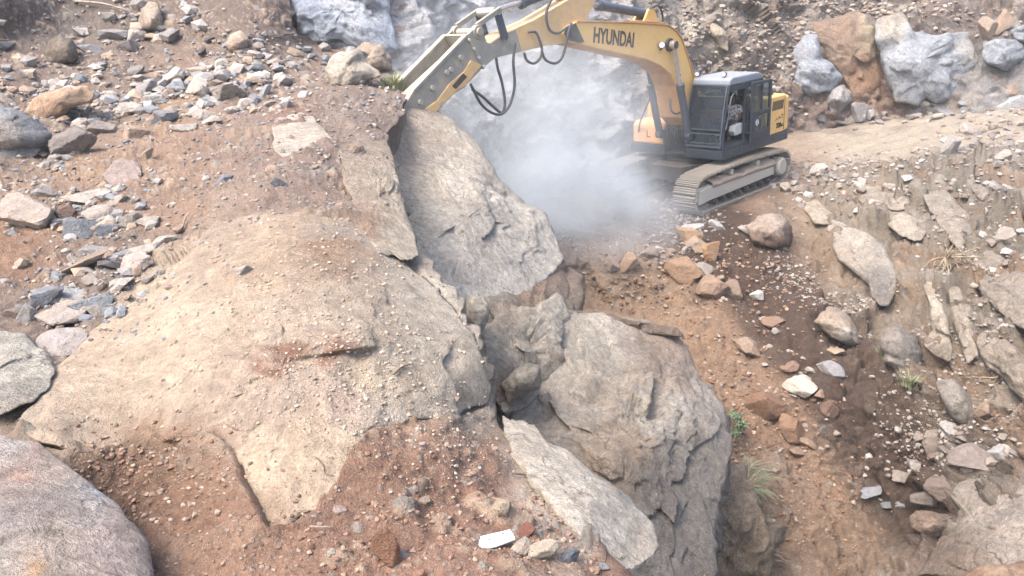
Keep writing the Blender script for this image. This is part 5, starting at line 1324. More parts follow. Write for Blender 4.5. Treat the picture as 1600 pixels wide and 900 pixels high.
# (u, v, w, h, colour, tilt, label)
for s_ in [
 (216, 50, 22, 20, PALE, 10, 'small pale block leaning on the foot of the upright boulder'),
 (182, 52, 38, 18, GRY, -10, 'low grey stone left of the upright boulder'),
 (138, 80, 34, 15, BLU, -5, 'flat blue stone lying alone on the dark upper left dirt'),
 (200, 82, 32, 20, DRK, -20, 'dark grey slanted stone on the dark upper left dirt'),
 (242, 54, 32, 10, TAN, 0, 'thin tan flat stone below the upright boulder'),
 (266, 51, 32, 18, GRY, 18, 'grey tilted stone right of the upright boulder'),
 (274, 112, 40, 22, PALE, 28, 'pale lozenge stone tilted up to the right on the upper slope'),
 (234, 136, 38, 22, GRY, 20, 'grey stone in front of the pale lozenge stone'),
 (308, 142, 36, 30, PALE, 15, 'pale triangular stone in the middle of the upper rubble'),
 (360, 142, 50, 28, (190, 178, 168), 10, 'wide pale stone right of the triangular stone'),
 (396, 128, 33, 13, TAN, -4, 'oval tan stone lying on the brown dirt below the ridge'),
 (416, 136, 23, 15, (182, 182, 182), 25, 'light grey stone beside the oval tan stone'),
 (346, 121, 30, 18, GRY, 8, 'grey stone just above the wide pale stone'),
 (300, 126, 22, 16, TAN, 30, 'tan stone touching the top of the triangular stone'),
 (320, 105, 44, 12, (196, 176, 158), 8, 'long thin tan stone across the upper slope'),
 (244, 158, 44, 19, (184, 180, 176), 6, 'smooth light grey stone in the pale rubble band'),
 (200, 162, 48, 18, PALE, 5, 'long pale stone in the rubble band left of the smooth grey one'),
 (160, 202, 36, 23, (188, 176, 164), -14, 'pale wedge stone at the left end of the rubble band'),
 (208, 210, 36, 26, TAN, 24, 'tan pointed stone above the bare orange dirt'),
 (256, 192, 29, 20, (156, 160, 168), -12, 'blue grey stone just below the rubble band'),
 (288, 198, 34, 21, PALE, -22, 'pale shard sloping down right below the rubble band'),
 (332, 196, 29, 14, PALE, 12, 'flat pale stone at the right end of the rubble band'),
 (308, 178, 25, 18, PALE, 20, 'pale cube shaped stone at the right of the rubble band'),
 (120, 236, 60, 48, (160, 148, 142), 12, 'large cracked grey brown stone above the orange dirt pocket'),
 (34, 230, 66, 28, (140, 144, 150), 14, 'flat blue grey slab under the smooth boulder at the left edge'),
 (198, 276, 50, 42, (186, 166, 156), -25, 'half buried pinkish stone alone in bare orange brown dirt'),
 (226, 249, 22, 15, TAN, 20, 'small tan stone up the slope from the half buried pinkish stone'),
 (352, 271, 30, 19, (140, 148, 166), 20, 'lone slate blue stone on the dark brown dirt'),
 (434, 294, 22, 14, (104, 110, 124), -5, 'lone dark blue stone further along the dark brown dirt'),
 (74, 300, 24, 20, PALE, -15, 'small speckled stone above the big cream block'),
 (46, 340, 70, 50, (212, 192, 174), -12, 'big cream block in the stone row at the left edge'),
 (134, 353, 44, 32, (128, 142, 160), 0, 'blue block in the stone row next to the cream block'),
 (100, 340, 26, 20, BRN, 0, 'brown stone between the cream block and the blue block'),
 (140, 314, 70, 20, PALE, -10, 'long flat pale stone at the back of the stone row'),
 (166, 334, 58, 24, (194, 180, 166), -14, 'long tan grey stone in front of the long flat pale stone'),
 (170, 358, 30, 20, (146, 156, 168), -20, 'blue grey chip right of the blue block'),
 (200, 348, 28, 20, (180, 168, 154), 10, 'rounded tan grey stone at the right of the stone row'),
 (260, 357, 44, 24, PALE, 12, 'bright pale flat stone at the far right end of the stone row'),
 (230, 344, 34, 15, (188, 174, 160), 10, 'flat tan stone behind the bright pale flat stone'),
 (230, 386, 44, 28, PALE, 8, 'pale pyramid shaped stone at the top of the lower stone pile'),
 (152, 392, 48, 16, GRY, 6, 'flat grey stone at the top left of the lower stone pile'),
 (196, 392, 30, 14, (150, 156, 164), 8, 'flat blue grey stone beside the pale pyramid stone'),
 (118, 428, 106, 18, (178, 156, 134), 24, 'long narrow tan slab propped across the lower stone pile'),
 (214, 416, 50, 28, (214, 196, 184), 8, 'pinkish white block on the right of the lower stone pile'),
 (172, 426, 42, 16, (128, 124, 124), -8, 'dark flat stone under the pinkish white block'),
 (190, 444, 36, 18, PALE, 18, 'pale stone below the dark flat stone'),
 (146, 444, 30, 17, (190, 174, 160), -8, 'tan stone right of the long narrow slab'),
 (116, 455, 48, 21, (176, 182, 188), 3, 'smooth pale blue oval stone in the lower stone pile'),
 (76, 474, 48, 32, (146, 156, 172), 12, 'angular blue stone at the left of the lower stone pile'),
 (136, 477, 68, 26, (150, 160, 172), 8, 'wide blue grey stone under the pale blue oval stone'),
 (100, 492, 70, 32, (204, 188, 176), 10, 'big pale tan stone at the front of the lower stone pile'),
 (48, 494, 30, 32, (182, 178, 174), 10, 'upright grey stone left of the big pale tan stone'),
 (182, 474, 36, 18, (156, 162, 170), -8, 'blue grey stone at the right foot of the lower stone pile'),
 (22, 492, 32, 22, (158, 140, 128), 0, 'brownish stone at the left edge of the lower stone pile'),
 (94, 528, 104, 34, (188, 176, 170), 6, 'broad layered slab above the flat grey boulder'),
 (382, 420, 22, 15, PALE, 18, 'pale stone sitting on the crest of the tan mound'),
 (607, 848, 36, 60, (158, 112, 82), 8, 'upright rusty brown stone in the red soil near the bottom'),
 (630, 857, 14, 16, (160, 162, 170), 20, 'small blue grey stone leaning on the upright rusty stone'),
 (778, 808, 28, 34, (204, 182, 154), 10, 'cream rounded stone just above the white plastic scrap'),
 (785, 770, 26, 18, (198, 160, 132), -10, 'tan stone on the edge of the pale ledge above the scrap'),
 (818, 826, 34, 20, (158, 100, 82), 26, 'crumbly brick red stone touching the white plastic scrap'),
 (843, 845, 36, 22, (178, 134, 112), -40, 'reddish brown stone right of the brick red stone'),
 (808, 860, 34, 24, (206, 188, 168), 12, 'pale tan stone below the white plastic scrap'),
 (836, 872, 30, 42, (210, 194, 172), -25, 'grooved cream stone leaning on the pale tan stone'),
 (858, 874, 24, 22, (200, 182, 164), -20, 'small cream stone between the grooved stone and the blue grey one'),
 (880, 881, 32, 26, (128, 138, 156), -15, 'blue grey stone in the bottom row right of the scrap'),
 (940, 892, 18, 10, (170, 180, 190), -30, 'thin pale blue sliver at the bottom edge'),
 (1073, 367, 38, 24, (206, 164, 112), -15, 'orange stone with a pale cap on the lip by the near track'),
 (1103, 397, 26, 27, (196, 150, 104), -10, 'orange round stone at the end of the lip stones'),
 (1086, 384, 30, 22, (196, 168, 140), 20, 'tan stone between the two orange lip stones'),
 (1062, 423, 46, 34, (186, 148, 112), -25, 'wide tan stone half buried just below the lip'),
 (1096, 419, 36, 20, (188, 172, 156), -20, 'pale chipped stone right of the wide half buried one'),
 (1108, 452, 42, 36, (178, 146, 118), -40, 'large brown stone with a white streak on the slide edge'),
 (1139, 446, 28, 30, (176, 150, 128), -20, 'pinkish brown stone beside the white streaked one'),
 (1080, 353, 28, 10, WHT, 12, 'thin white flake on the dark crest under the near track'),
 (1117, 356, 24, 12, WHT, -25, 'white streaked stone on the dark crest'),
 (1163, 360, 24, 14, PALE, -15, 'pale stone on the crest left of the shade painted boulder'),
 (984, 414, 26, 34, (190, 152, 116), -15, 'tall orange stone standing in the middle of the lip'),
 (956, 408, 16, 22, (188, 164, 142), 30, 'pale shard standing on the lip left of the tall orange stone'),
 (1012, 398, 24, 18, (180, 160, 144), -15, 'brown stone at the lip right of the tall orange stone'),
 (1179, 459, 18, 14, WHT, 20, 'bright white chip alone on the dark soil strip'),
 (1203, 497, 32, 16, (176, 140, 112), -6, 'flat brown stone lying on the dark soil strip'),
 (1166, 534, 38, 24, (192, 162, 136), -20, 'pale topped brown stone between slide and dark strip'),
 (1304, 560, 24, 11, (206, 176, 144), -8, 'cream flat chip below the pale angular boulder'),
 (1250, 600, 48, 32, (218, 210, 192), 6, 'bright cream white block in the dark soil'),
 (1296, 582, 34, 22, (176, 172, 178), -20, 'grey lilac stone right of the cream white block'),
 (1232, 578, 24, 16, (176, 140, 114), 0, 'brown stone above the cream white block'),
 (1282, 624, 21, 14, (186, 148, 120), 10, 'tan stone below the grey lilac stone'),
 (1294, 638, 23, 22, (150, 116, 98), 0, 'round dark brown stone below the tan stone'),
 (1190, 630, 46, 40, (168, 126, 94), 20, 'big earthy brown stone in the middle of the slide'),
 (1232, 664, 38, 32, (176, 136, 104), -35, 'tan slab with a white corner sunk in the slide'),
 (1240, 700, 24, 14, (190, 156, 126), -25, 'lower of two tan pebbles on the slide'),
 (1256, 694, 24, 16, (182, 150, 122), -40, 'upper of two tan pebbles on the slide'),
 (1350, 766, 44, 18, (156, 164, 178), 14, 'blue grey flake low in the gully'),
 (1394, 784, 30, 14, (150, 160, 172), 24, 'thin blue flake beside the hollow at the lower right'),
 (1450, 780, 36, 28, (176, 164, 152), 0, 'pale rock on top of the hollow at the lower right'),
 (1496, 788, 46, 32, (150, 130, 118), -12, 'brown stone against the broad dusty slab'),
 (1506, 684, 26, 20, (190, 184, 176), 0, 'pale round stone in the pile at the right'),
 (1560, 702, 26, 26, (196, 194, 194), -10, 'white grey stone in the pile at the right edge'),
 (1540, 738, 58, 40, (164, 148, 138), 15, 'big brown grey stone at the front of the right pile'),
 (1462, 700, 28, 28, (164, 146, 132), 10, 'tan grey stone at the left end of the right pile'),
 (1536, 640, 26, 28, (188, 158, 132), 0, 'white marked brown stone on the orange patch at the right'),
 (1576, 640, 26, 20, (200, 176, 152), -20, 'cream stone at the right edge on the orange patch'),
 (1483, 236, 24, 30, (190, 182, 176), -10, 'pale boulder at the top of the embankment pile'),
 (1283, 274, 26, 16, (200, 194, 186), 8, 'pale flat stone on the road edge'),
 (1224, 290, 22, 18, (190, 176, 160), -20, 'pale stone beside the rear of the near track'),
 (1242, 288, 24, 20, (176, 160, 144), -20, 'brown grey stone on the embankment behind the near track'),
 (1333, 170, 24, 26, (182, 178, 176), 0, 'grey stone at the wall foot under the brown rock mass'),
 (1357, 176, 18, 16, (186, 180, 176), 0, 'small grey stone on the road side under the brown rock mass'),
 (1580, 160, 40, 22, (178, 188, 198), 10, 'flat blue stone near the right edge by the road'),
 (1532, 34, 22, 38, (196, 172, 148), 20, 'upright tan stone high on the wall at the right'),
 (1558, 34, 22, 34, (196, 166, 142), -25, 'leaning tan stone beside the upright one high on the wall'),
 (1568, 322, 28, 20, (170, 162, 154), -25, 'grey stone below the flat embedded rock on the embankment'),
 (1586, 398, 28, 24, (182, 170, 158), 10, 'pale stone at the right edge of the embankment'),
 (1320, 185, 34, 16, (188, 176, 162), 0, 'low pale stone beside the road under the grey boulder'),
]:
    u, v, w, h, c, a, lab = s_
    stone(u, v, w, h, c, lab, a)

# further stones that look alike, by place
def scatter(n, region, wr, cols, label, group, seed, aspect=(0.5, 0.8), avoid=0.9, name='stone'):
    rg = np.random.default_rng(seed); k = 0; tries = 0; placed = []
    poly = np.array(region, float)
    while k < n and tries < n * 40:
        tries += 1
        u = rg.uniform(poly[:, 0].min(), poly[:, 0].max()); v = rg.uniform(poly[:, 1].min(), poly[:, 1].max())
        ins = False; j = len(poly) - 1
        for i in range(len(poly)):
            if (poly[i, 1] > v) != (poly[j, 1] > v) and u < (poly[j, 0] - poly[i, 0]) * (v - poly[i, 1]) / (poly[j, 1] - poly[i, 1]) + poly[i, 0]: ins = not ins
            j = i
        if not ins: continue
        w = wr[0] + (wr[1] - wr[0]) * rg.random() ** 2.0
        if any((u - a) ** 2 + (v - b) ** 2 < (avoid * 0.5 * (w + c_)) ** 2 for a, b, c_ in placed): continue
        placed.append((u, v, w)); k += 1
        stone(u, v, w, w * rg.uniform(*aspect), cols[rg.integers(len(cols))], label, rg.uniform(-30, 30), group=group, sub=3, name=name)
scatter(34, [(60, 110), (250, 80), (430, 90), (440, 150), (350, 210), (200, 200), (60, 210)], (11, 24), [PALE, GRY, TAN, PALE, (186, 176, 166), BLU], 'small stone in the pale rubble band across the upper slope', 'stones in the upper rubble band', 11)
scatter(20, [(280, 10), (420, 40), (430, 95), (250, 70), (100, 90), (60, 50)], (9, 20), [GRY, BRN, DRK, (176, 160, 148)], 'small dusty stone on the dark dirt at the top of the left slope', 'stones on the shaded upper dirt', 12)
scatter(24, [(0, 290), (90, 300), (280, 320), (285, 370), (150, 380), (0, 380)], (11, 26), [PALE, TAN, GRY, (190, 176, 162)], 'small stone filling the stone row at the left', 'stones in the row at the left', 13)
scatter(28, [(60, 450), (130, 390), (250, 380), (240, 440), (190, 490), (90, 520), (20, 510)], (11, 26), [PALE, TAN, GRY, BLU, (196, 184, 172)], 'small stone filling the lower stone pile at the left', 'stones in the lower pile at the left', 14)
scatter(22, [(400, 780), (640, 690), (760, 760), (900, 860), (960, 900), (420, 900)], (8, 20), [(200, 170, 146), PNK, (176, 132, 108), PALE, (184, 150, 126)], 'small stone on the red soil at the bottom of the picture', 'stones on the red foreground soil', 15)
scatter(20, [(905, 398), (1040, 388), (1120, 400), (1150, 480), (1080, 440), (990, 415)], (9, 22), [(194, 152, 112), (184, 160, 136), PALE, (180, 140, 108)], 'small orange brown stone along the lip of the bench', 'stones along the lip', 16)
scatter(30, [(1150, 440), (1260, 560), (1330, 640), (1330, 720), (1240, 700), (1160, 580)], (7, 18), [(182, 146, 116), (168, 128, 100), PALE, (190, 170, 150)], 'small stone scattered between the orange slide and the dark strip', 'stones on the slide', 17)
scatter(26, [(1480, 205), (1610, 180), (1610, 270), (1540, 260), (1480, 245)], (10, 26), [GRY, PALE, (180, 166, 152), (168, 160, 156)], 'grey stone in the pile on the road edge at the right', 'stones in the road edge pile', 18)
scatter(24, [(1440, 670), (1600, 680), (1610, 740), (1500, 760), (1420, 760)], (10, 24), [GRY, BRN, (170, 156, 144), PALE], 'stone in the heap above the broad dusty slab', 'stones above the dusty slab', 19)
scatter(26, [(1230, 290), (1330, 275), (1480, 260), (1590, 290), (1590, 420), (1480, 380), (1330, 330)], (8, 22), [GRY, PALE, (170, 158, 146), (180, 164, 146)], 'small stone lodged in the grey brown embankment', 'stones in the embankment', 20)
scatter(20, [(1280, 165), (1450, 165), (1560, 150), (1560, 175), (1400, 195), (1280, 200)], (8, 18), [GRY, PALE, (166, 170, 176)], 'small stone on the far side of the road under the wall', 'stones under the rear wall', 21)

# ------------------------------------------------------------------ gravel nobody could count
def gravel(name, n, regions, size, cols, seed, label, S=None, sub=1):
    rg = np.random.default_rng(seed)
    D_, F = ico(sub); F = np.array(F); nv = len(D_)
    shapes = [rock_shape(900 + seed * 31 + k, sub, 10, 25, 0.0)[0] for k in range(12)]
    vs = []; cs = []; k = 0
    while k < n:
        c = regions[rg.integers(len(regions))]
        u = rg.normal(c[0], c[2]); v = rg.normal(c[1], c[3] if len(c) > 3 else c[2])
        if not (-60 < u < 1660 and -30 < v < 930): k += 1; continue
        if 738 < u < 814 and 818 < v < 866: k += 1; continue
        hit = surf(u, v, S)
        if hit is None: k += 1; continue
        if S is G1 and u > np.interp(v, sil[:, 0], sil[:, 1]) - 2: k += 1; continue
        Pt, N, zc, _ = hit
        px = size[0] + (size[1] - size[0]) * rg.random() ** 3
        r = 0.5 * px * zc / FPX
        s = shapes[rg.integers(12)] * r * np.array([1, rg.uniform(.7, 1), rg.uniform(.45, .8)])
        a = rg.uniform(0, 6.28); R = np.array([[math.cos(a), -math.sin(a), 0], [math.sin(a), math.cos(a), 0], [0, 0, 1]])
        t = rg.uniform(-.4, .4); R = R @ np.array([[1, 0, 0], [0, math.cos(t), -math.sin(t)], [0, math.sin(t), math.cos(t)]])
        vs.append(s @ R.T + Pt + N * r * 0.25)
        cs.append(np.repeat((lin(cols[rg.integers(len(cols))]) * ALB * rg.uniform(.75, 1.15))[None], nv, 0)); k += 1
    m = len(vs)
    Fa = (F[None] + (np.arange(m) * nv)[:, None, None]).reshape(-1, 3)
    o = mesh_from(name, np.concatenate(vs), Fa, M_GRAVEL, None, np.concatenate(cs), False)
    tag(o, label, 'gravel', None, 'stuff')
    return o
gravel('gravel', 3000, [(300, 600, 140), (480, 470, 110), (620, 520, 80), (640, 640, 70), (560, 560, 60), (420, 420, 70), (700, 690, 50, 60), (350, 500, 100), (560, 380, 60), (500, 600, 70, 40)], (2.0, 8), [(216, 196, 172), (208, 184, 158), (218, 202, 182), (200, 172, 146)], 1, 'pale gravel and chips covering the tan mound', G1)
gravel('gravel', 2200, [(620, 780, 110, 70), (520, 860, 140, 40), (760, 830, 80, 60), (260, 780, 90, 60), (180, 730, 60, 40), (860, 850, 60, 40)], (2.4, 11), [(190, 150, 124), (176, 132, 108), (200, 172, 148), (160, 116, 92), (180, 148, 126)], 2, 'reddish gravel on the foreground soil', G1)
gravel('gravel', 4200, [(280, 150, 130, 45), (180, 110, 110, 50), (360, 110, 80, 40), (120, 330, 100, 40), (150, 440, 70, 50), (60, 260, 60, 50), (440, 250, 90, 60), (330, 260, 80, 60), (560, 170, 60, 40), (60, 160, 60, 60)], (2, 10), [(200, 188, 176), (176, 168, 164), (190, 164, 140), (150, 156, 166), (160, 138, 124)], 3, 'mixed gravel over the left slope', G1)
gravel('gravel', 2600, [(1100, 560, 70, 80), (1190, 680, 60, 80), (1020, 450, 60, 40), (1270, 800, 50, 50), (1150, 430, 60, 40), (1150, 620, 50, 60)], (1.8, 9), [(180, 140, 108), (166, 124, 94), (200, 178, 156), (150, 112, 86)], 4, 'loose crumbs of soil and stone on the slide', G2)
gravel('gravel', 700, [(1250, 440, 26, 16), (1275, 465, 26, 14), (1305, 490, 26, 12), (1345, 487, 14, 8), (1225, 425, 20, 14), (1330, 510, 20, 20)], (2, 8), [(178, 168, 158), (166, 150, 136), (188, 178, 168)], 5, 'pale chips trickling down beside the dark soil strip', G2)
gravel('gravel', 5200, [(1350, 300, 80, 30), (1480, 270, 80, 50), (1540, 360, 60, 70), (1520, 500, 60, 80), (1300, 265, 60, 14), (1560, 230, 50, 30), (1500, 700, 60, 30), (1450, 640, 50, 60), (1570, 580, 40, 60), (1420, 170, 90, 8)], (1.6, 9), [(184, 174, 164), (170, 154, 140), (196, 188, 180), (160, 142, 126)], 6, 'grey brown gravel over the embankment and road edge', G2)
gravel('gravel', 2600, [(1000, 340, 70, 40), (920, 370, 60, 25), (860, 330, 60, 40), (1050, 370, 30, 20), (800, 280, 60, 40), (1060, 340, 30, 14)], (1.6, 8), [(176, 164, 156), (160, 148, 142), (190, 182, 176)], 7, 'broken grey rock lying on the bench', G2)
gravel('gravel', 3000, [(1100, 60, 70, 50), (1200, 60, 60, 60), (1180, 130, 60, 40), (1300, 10, 60, 20), (1000, 40, 60, 50), (1450, 20, 80, 20), (1070, 110, 40, 60), (1250, 20, 50, 30)], (1.6, 11), [(190, 176, 158), (174, 154, 136), (160, 140, 124), (200, 190, 178)], 8, 'stones and chips stuck in the rear wall', G3)

gravel('rubble', 1000, [(270, 140, 110, 32), (180, 170, 80, 30), (380, 120, 50, 30), (140, 330, 70, 22), (150, 430, 55, 40), (60, 250, 40, 40), (250, 40, 90, 20), (420, 100, 40, 20), (60, 130, 50, 30), (300, 150, 40, 12), (190, 165, 40, 10), (130, 345, 50, 10), (110, 480, 40, 14)], (7, 30), [(206, 196, 184), (180, 174, 170), (196, 170, 146), (160, 164, 170), (188, 180, 172)], 9, 'broken angular rubble half sunk over the upper left slope', G1)
gravel('rubble', 420, [(1380, 300, 60, 25), (1480, 300, 60, 50), (1540, 240, 40, 25), (1560, 380, 40, 50), (1500, 700, 60, 30), (1530, 520, 40, 60), (1300, 290, 40, 14)], (6, 20), [(190, 182, 172), (176, 162, 150), (200, 194, 188), (164, 148, 134)], 10, 'broken angular rubble on the right embankment', G2)

# ------------------------------------------------------------------ plants, sticks, scrap
def leafmat(name, c1, c2):
    m = NT(name); n = m.noise(m.n('ShaderNodeNewGeometry').outputs['Position'], 9, 3, .6)
    m.l(m.mix(m.rng(n, .35, .65, 0, 1), tuple(lin(c1) * .7), tuple(lin(c2) * .7)), m.b.inputs['Base Color']); m.b.inputs['Roughness'].default_value = .7; return m.m
M_GRASS = leafmat('grass_blades', (128, 150, 96), (166, 176, 122)); M_LEAF = leafmat('shrub_leaves', (104, 132, 92), (140, 162, 118)); M_DRY = leafmat('dry_stalks', (186, 168, 134), (150, 130, 100)); M_STICK = leafmat('weathered_stick', (150, 130, 112), (196, 176, 156)); M_TWIG = leafmat('dark_twig', (96, 78, 64), (130, 108, 90))

def blades(b, P, n, h, spread, rg, up=(0, 0, 1), w=.012):
    for _ in range(n):
        a = rg.uniform(0, 6.28); d = np.array([math.cos(a), math.sin(a), 0]); p = P + d * spread * rg.random() + np.array([0, 0, -.02])
        L = h * rg.uniform(.5, 1.1); lean = rg.uniform(.2, .9); s = np.array([-d[1], d[0], 0]) * w * rg.uniform(.6, 1.3)
        pts = [p + d * lean * L * t * t + np.array(up) * L * t * (1 - .25 * t * lean) for t in (0, .35, .7, 1)]
        b.add([pts[0] - s, pts[0] + s, pts[1] - s * .9, pts[1] + s * .9, pts[2] - s * .6, pts[2] + s * .6, pts[3]], [(0, 1, 3, 2), (2, 3, 5, 4), (4, 5, 6)])
def leaves(b, c, n, R, size, rg):
    for _ in range(n):
        d = rg.normal(size=3); d /= np.linalg.norm(d); p = c + d * R * rg.random() ** .5 * np.array([1, 1, .8])
        x = rg.normal(size=3); x /= np.linalg.norm(x); y = np.cross(x, d); y /= np.linalg.norm(y) + 1e-9; s = size * rg.uniform(.6, 1.3)
        b.add([p - x * s, p + y * s * .4, p + x * s, p - y * s * .4], [(0, 1, 2), (0, 2, 3)])
def plant(name, label, cat, u, v, kind, h, n, S=None, lift=0.0, spread=.1, pt=None, group=None, seed=1):
    rg = np.random.default_rng(seed * 7 + 3)
    P = np.array(pt if pt is not None else surf(u, v, S)[0]) + np.array([0, 0, lift])
    root = bpy.data.objects.new(name, None); COL.objects.link(root); root.location = P; tag(root, label, cat, group)
    z = np.zeros(3)
    if kind == 'grass':
        b = MB(); blades(b, z, n, h, spread, rg); b.build('blades', M_GRASS, root)
        b = MB(); blades(b, z, n // 4, h * .9, spread, rg); b.build('dry_blades', M_DRY, root)
    elif kind == 'shrub':
        st = MB()
        for k in range(9):
            a = rg.uniform(0, 6.28); e = np.array([math.cos(a) * spread, math.sin(a) * spread, h * rg.uniform(.5, 1)])
            st.tube([z, e * .5 + np.array([0, 0, .05]), e], [.010, .006, .003], 5, 3)
        st.build('stem', M_TWIG, root)
        b = MB()
        for k in range(14):
            a = rg.uniform(0, 6.28); r = spread * rg.random() ** .5; leaves(b, np.array([math.cos(a) * r, math.sin(a) * r, h * rg.uniform(.35, .95)]), n // 14, .09, .028, rg)
        b.build('foliage', M_LEAF, root)
    elif kind == 'dry':
        for k in range(n):
            a = rg.uniform(-2.6, 1.2); b = MB(); L = h * rg.uniform(.5, 1.2); e = np.array([math.cos(a) * L, rg.uniform(-.4, .2) * L, math.sin(a) * L * .6])
            b.tube([z, e * .4 + rg.normal(size=3) * .06 * h, e * .75 + rg.normal(size=3) * .08 * h, e], [.016, .012, .008, .004], 5, 4); b.build('dry_root', M_DRY, root, smooth_shade=True)
        b = MB(); blades(b, z, 40, h * .35, .1, rg, w=.008); b.build('dead_grass', M_DRY, root)
    elif kind == 'fern':
        b = MB(); dr = MB()
        for k in range(n):
            a = rg.uniform(-2.2, 1.4); L = h * rg.uniform(.5, 1.1); d = np.array([math.cos(a), math.sin(a), 0])
            tip = d * L * .8 + np.array([0, 0, L * .35]); mid = d * L * .4 + np.array([0, 0, L * .4])
            dr.tube([z + rg.normal(size=3) * .05, mid, tip], [.006, .004, .002], 4, 3)
            for t in np.linspace(.2, 1, 14):
                p = (1 - t) ** 2 * z + 2 * t * (1 - t) * mid * 1.2 + t * t * tip; s = np.array([-d[1], d[0], 0]); l = .045 * (1.1 - t) * h / .5 + .008
                for sg in (-1, 1):
                    q = p + s * sg * l + d * .03 + np.array([0, 0, -.01]); b.add([p - d * .006, p + d * .008, q], [(0, 1, 2)])
        dr.build('stem', M_DRY, root); b.build('frond', M_LEAF, root)
    return root
plant('grass_tuft', 'bright green grass tuft on the ridge by the breaker tip', 'grass tuft', 615, 140, 'grass', .34, 150, G1, 0, .22, seed=1)
plant('shrub', 'small leafy green shrub at the right edge of the dark buttress', 'shrub', 1142, 702, 'shrub', .42, 900, G2, .12, .20, seed=2)
plant('weed', 'ferny green weed hanging at the base of the dark buttress', 'weed', 1150, 800, 'fern', .85, 44, G2, .25, .2, seed=3)
plant('weed', 'straggly half dry weed low beside the dark buttress at the bottom', 'weed', 1142, 862, 'fern', .7, 26, G2, .25, .2, seed=4)
plant('weed', 'sparse dry twiggy weed above the ferny one by the buttress', 'weed', 1138, 760, 'dry', .45, 9, G2, .2, .2, seed=9)
plant('dry_bush', 'uprooted dry bush with pale roots on the right embankment', 'dry bush', 1474, 446, 'dry', .85, 18, G2, .30, .2, seed=5)
plant('grass_tuft', 'thin grass tuft at the foot of the blue grey boulder', 'grass tuft', 1384, 574, 'grass', .26, 70, G2, .05, .14, seed=6)
plant('grass_tuft', 'thin yellowish grass tuft below the blue grey boulder', 'grass tuft', 1428, 622, 'grass', .24, 60, G2, .03, .2, seed=7)

def stick(label, pts, r, mat=M_STICK, S=None, lift=.03, name='stick', cat='stick'):
    P = [surf(u, v, S)[0] + np.array([0, 0, lift]) for u, v in pts]
    o = MB().tube(P, [r, r * .9, r * .6], 7, 4).build(name, mat, None, smooth_shade=True)
    bx = np.array(P[0]); o.data.transform(Matrix.Translation(-Vector(bx))); o.location = bx
    tag(o, label, cat); return o
plant('weed', 'tangle of dry stalks between the buttress foot and the slide', 'weed', 1166, 748, 'dry', .5, 12, G2, .1, .2, seed=21)
plant('weed', 'dry stalks at the bottom edge of the slide beside the weedy slab', 'weed', 1188, 872, 'dry', .5, 12, G2, .1, .2, seed=22)
plant('dry_bush', 'dry stems hanging from the grey rib at the right edge', 'dry bush', 1548, 596, 'dry', .5, 12, G2, .25, .2, seed=24)
stick('long thin pale stick lying across the dark upper left dirt', [(120, 9), (165, 18), (208, 27)], .025, lift=.12)
stick('curved dark twig on the right side of the tan mound', [(616, 590), (626, 578), (642, 573)], .006, M_TWIG, G1, .02, 'twig', 'twig')
stick('thin dark twig lying on the pale ledge above the scrap', [(800, 746), (830, 752), (856, 756)], .006, M_TWIG, G1, .025, 'twig', 'twig')
stick('short brown twig on the dirt below the ridge grass', [(583, 188), (588, 194), (592, 202)], .012, M_TWIG, G1, .03, 'twig', 'twig')
stick('short pale stick poking out beside the stone row', [(282, 352), (288, 343), (294, 334)], .010, M_STICK, G1, .05)
stick('long pale root hanging down the embankment above the dry bush', [(1468, 355), (1476, 385), (1480, 410), (1486, 430)], .012, M_DRY, G2, .05, 'root', 'root')
stick('fine dry root on the flat tongue of the cream bedrock', [(494, 716), (504, 728), (508, 742), (522, 746)], .003, M_TWIG, G1, .008, 'root', 'root')
stick('thin dry straw on the red soil right of the bedrock tongue', [(484, 834), (502, 833), (524, 830)], .004, M_STICK, G1, .03, 'straw', 'straw')

# white plastic scrap with faded marks
SLP = -.0046
zs_ = min(surf(u_, v_, G1)[2] - (v_ - 842) * SLP for u_ in range(752, 804, 6) for v_ in range(832, 856, 4))
sc_pts = [(748, 851), (751, 838), (790, 829), (796, 827), (800, 832), (805, 842), (776, 853), (758, 857), (750, 855)]
zr = zs_ - .02
base = [CAMP + rays(u, v) * (zr + (v - 842) * SLP) for u, v in sc_pts]
ctr = np.mean(base, 0); nn = np.cross(base[2] - base[0], base[6] - base[0]); nn /= np.linalg.norm(nn); nn *= np.sign(nn @ (CAMP - ctr))
b = MB(); n_ = len(base)
b.add([p - ctr for p in base] + [p - ctr - nn * .008 for p in base], [list(range(n_)), list(range(2 * n_ - 1, n_ - 1, -1))] + [(i, i + n_, (i + 1) % n_ + n_, (i + 1) % n_) for i in range(n_)])
so_ = b.build('plastic_scrap', M_WHITE, None); so_.location = ctr; tag(so_, 'torn white plastic scrap with faded dark marks on the red soil', 'plastic scrap')
mk = MB(); rg = np.random.default_rng(2)
for u, v, r in ((765, 844, 2.2), (773, 840, 1.1), (775, 842.5, .8), (781, 838.5, 1.3), (786, 834.5, 1.7), (789, 833, 1.0), (792, 836.5, .8), (780, 834, .8), (771, 842, .7), (784, 841, .6), (768, 842, .9)):
    c = CAMP + rays(u, v) * (zr + (v - 842) * SLP) - ctr + nn * .003
    q = []
    for k in range(7):
        a = 2 * math.pi * k / 7; rr = r * rg.uniform(.6, 1.2)
        rr *= 1.25; q.append(CAMP + rays(u + rr * math.cos(a), v + rr * .8 * math.sin(a)) * (zr + (v - 842) * SLP) - ctr + nn * .003)
    mk.add(q, [list(range(7))])
mk.build('faded_print', simple('faded_ink', (70, 72, 80), .7, dirt=0), so_)

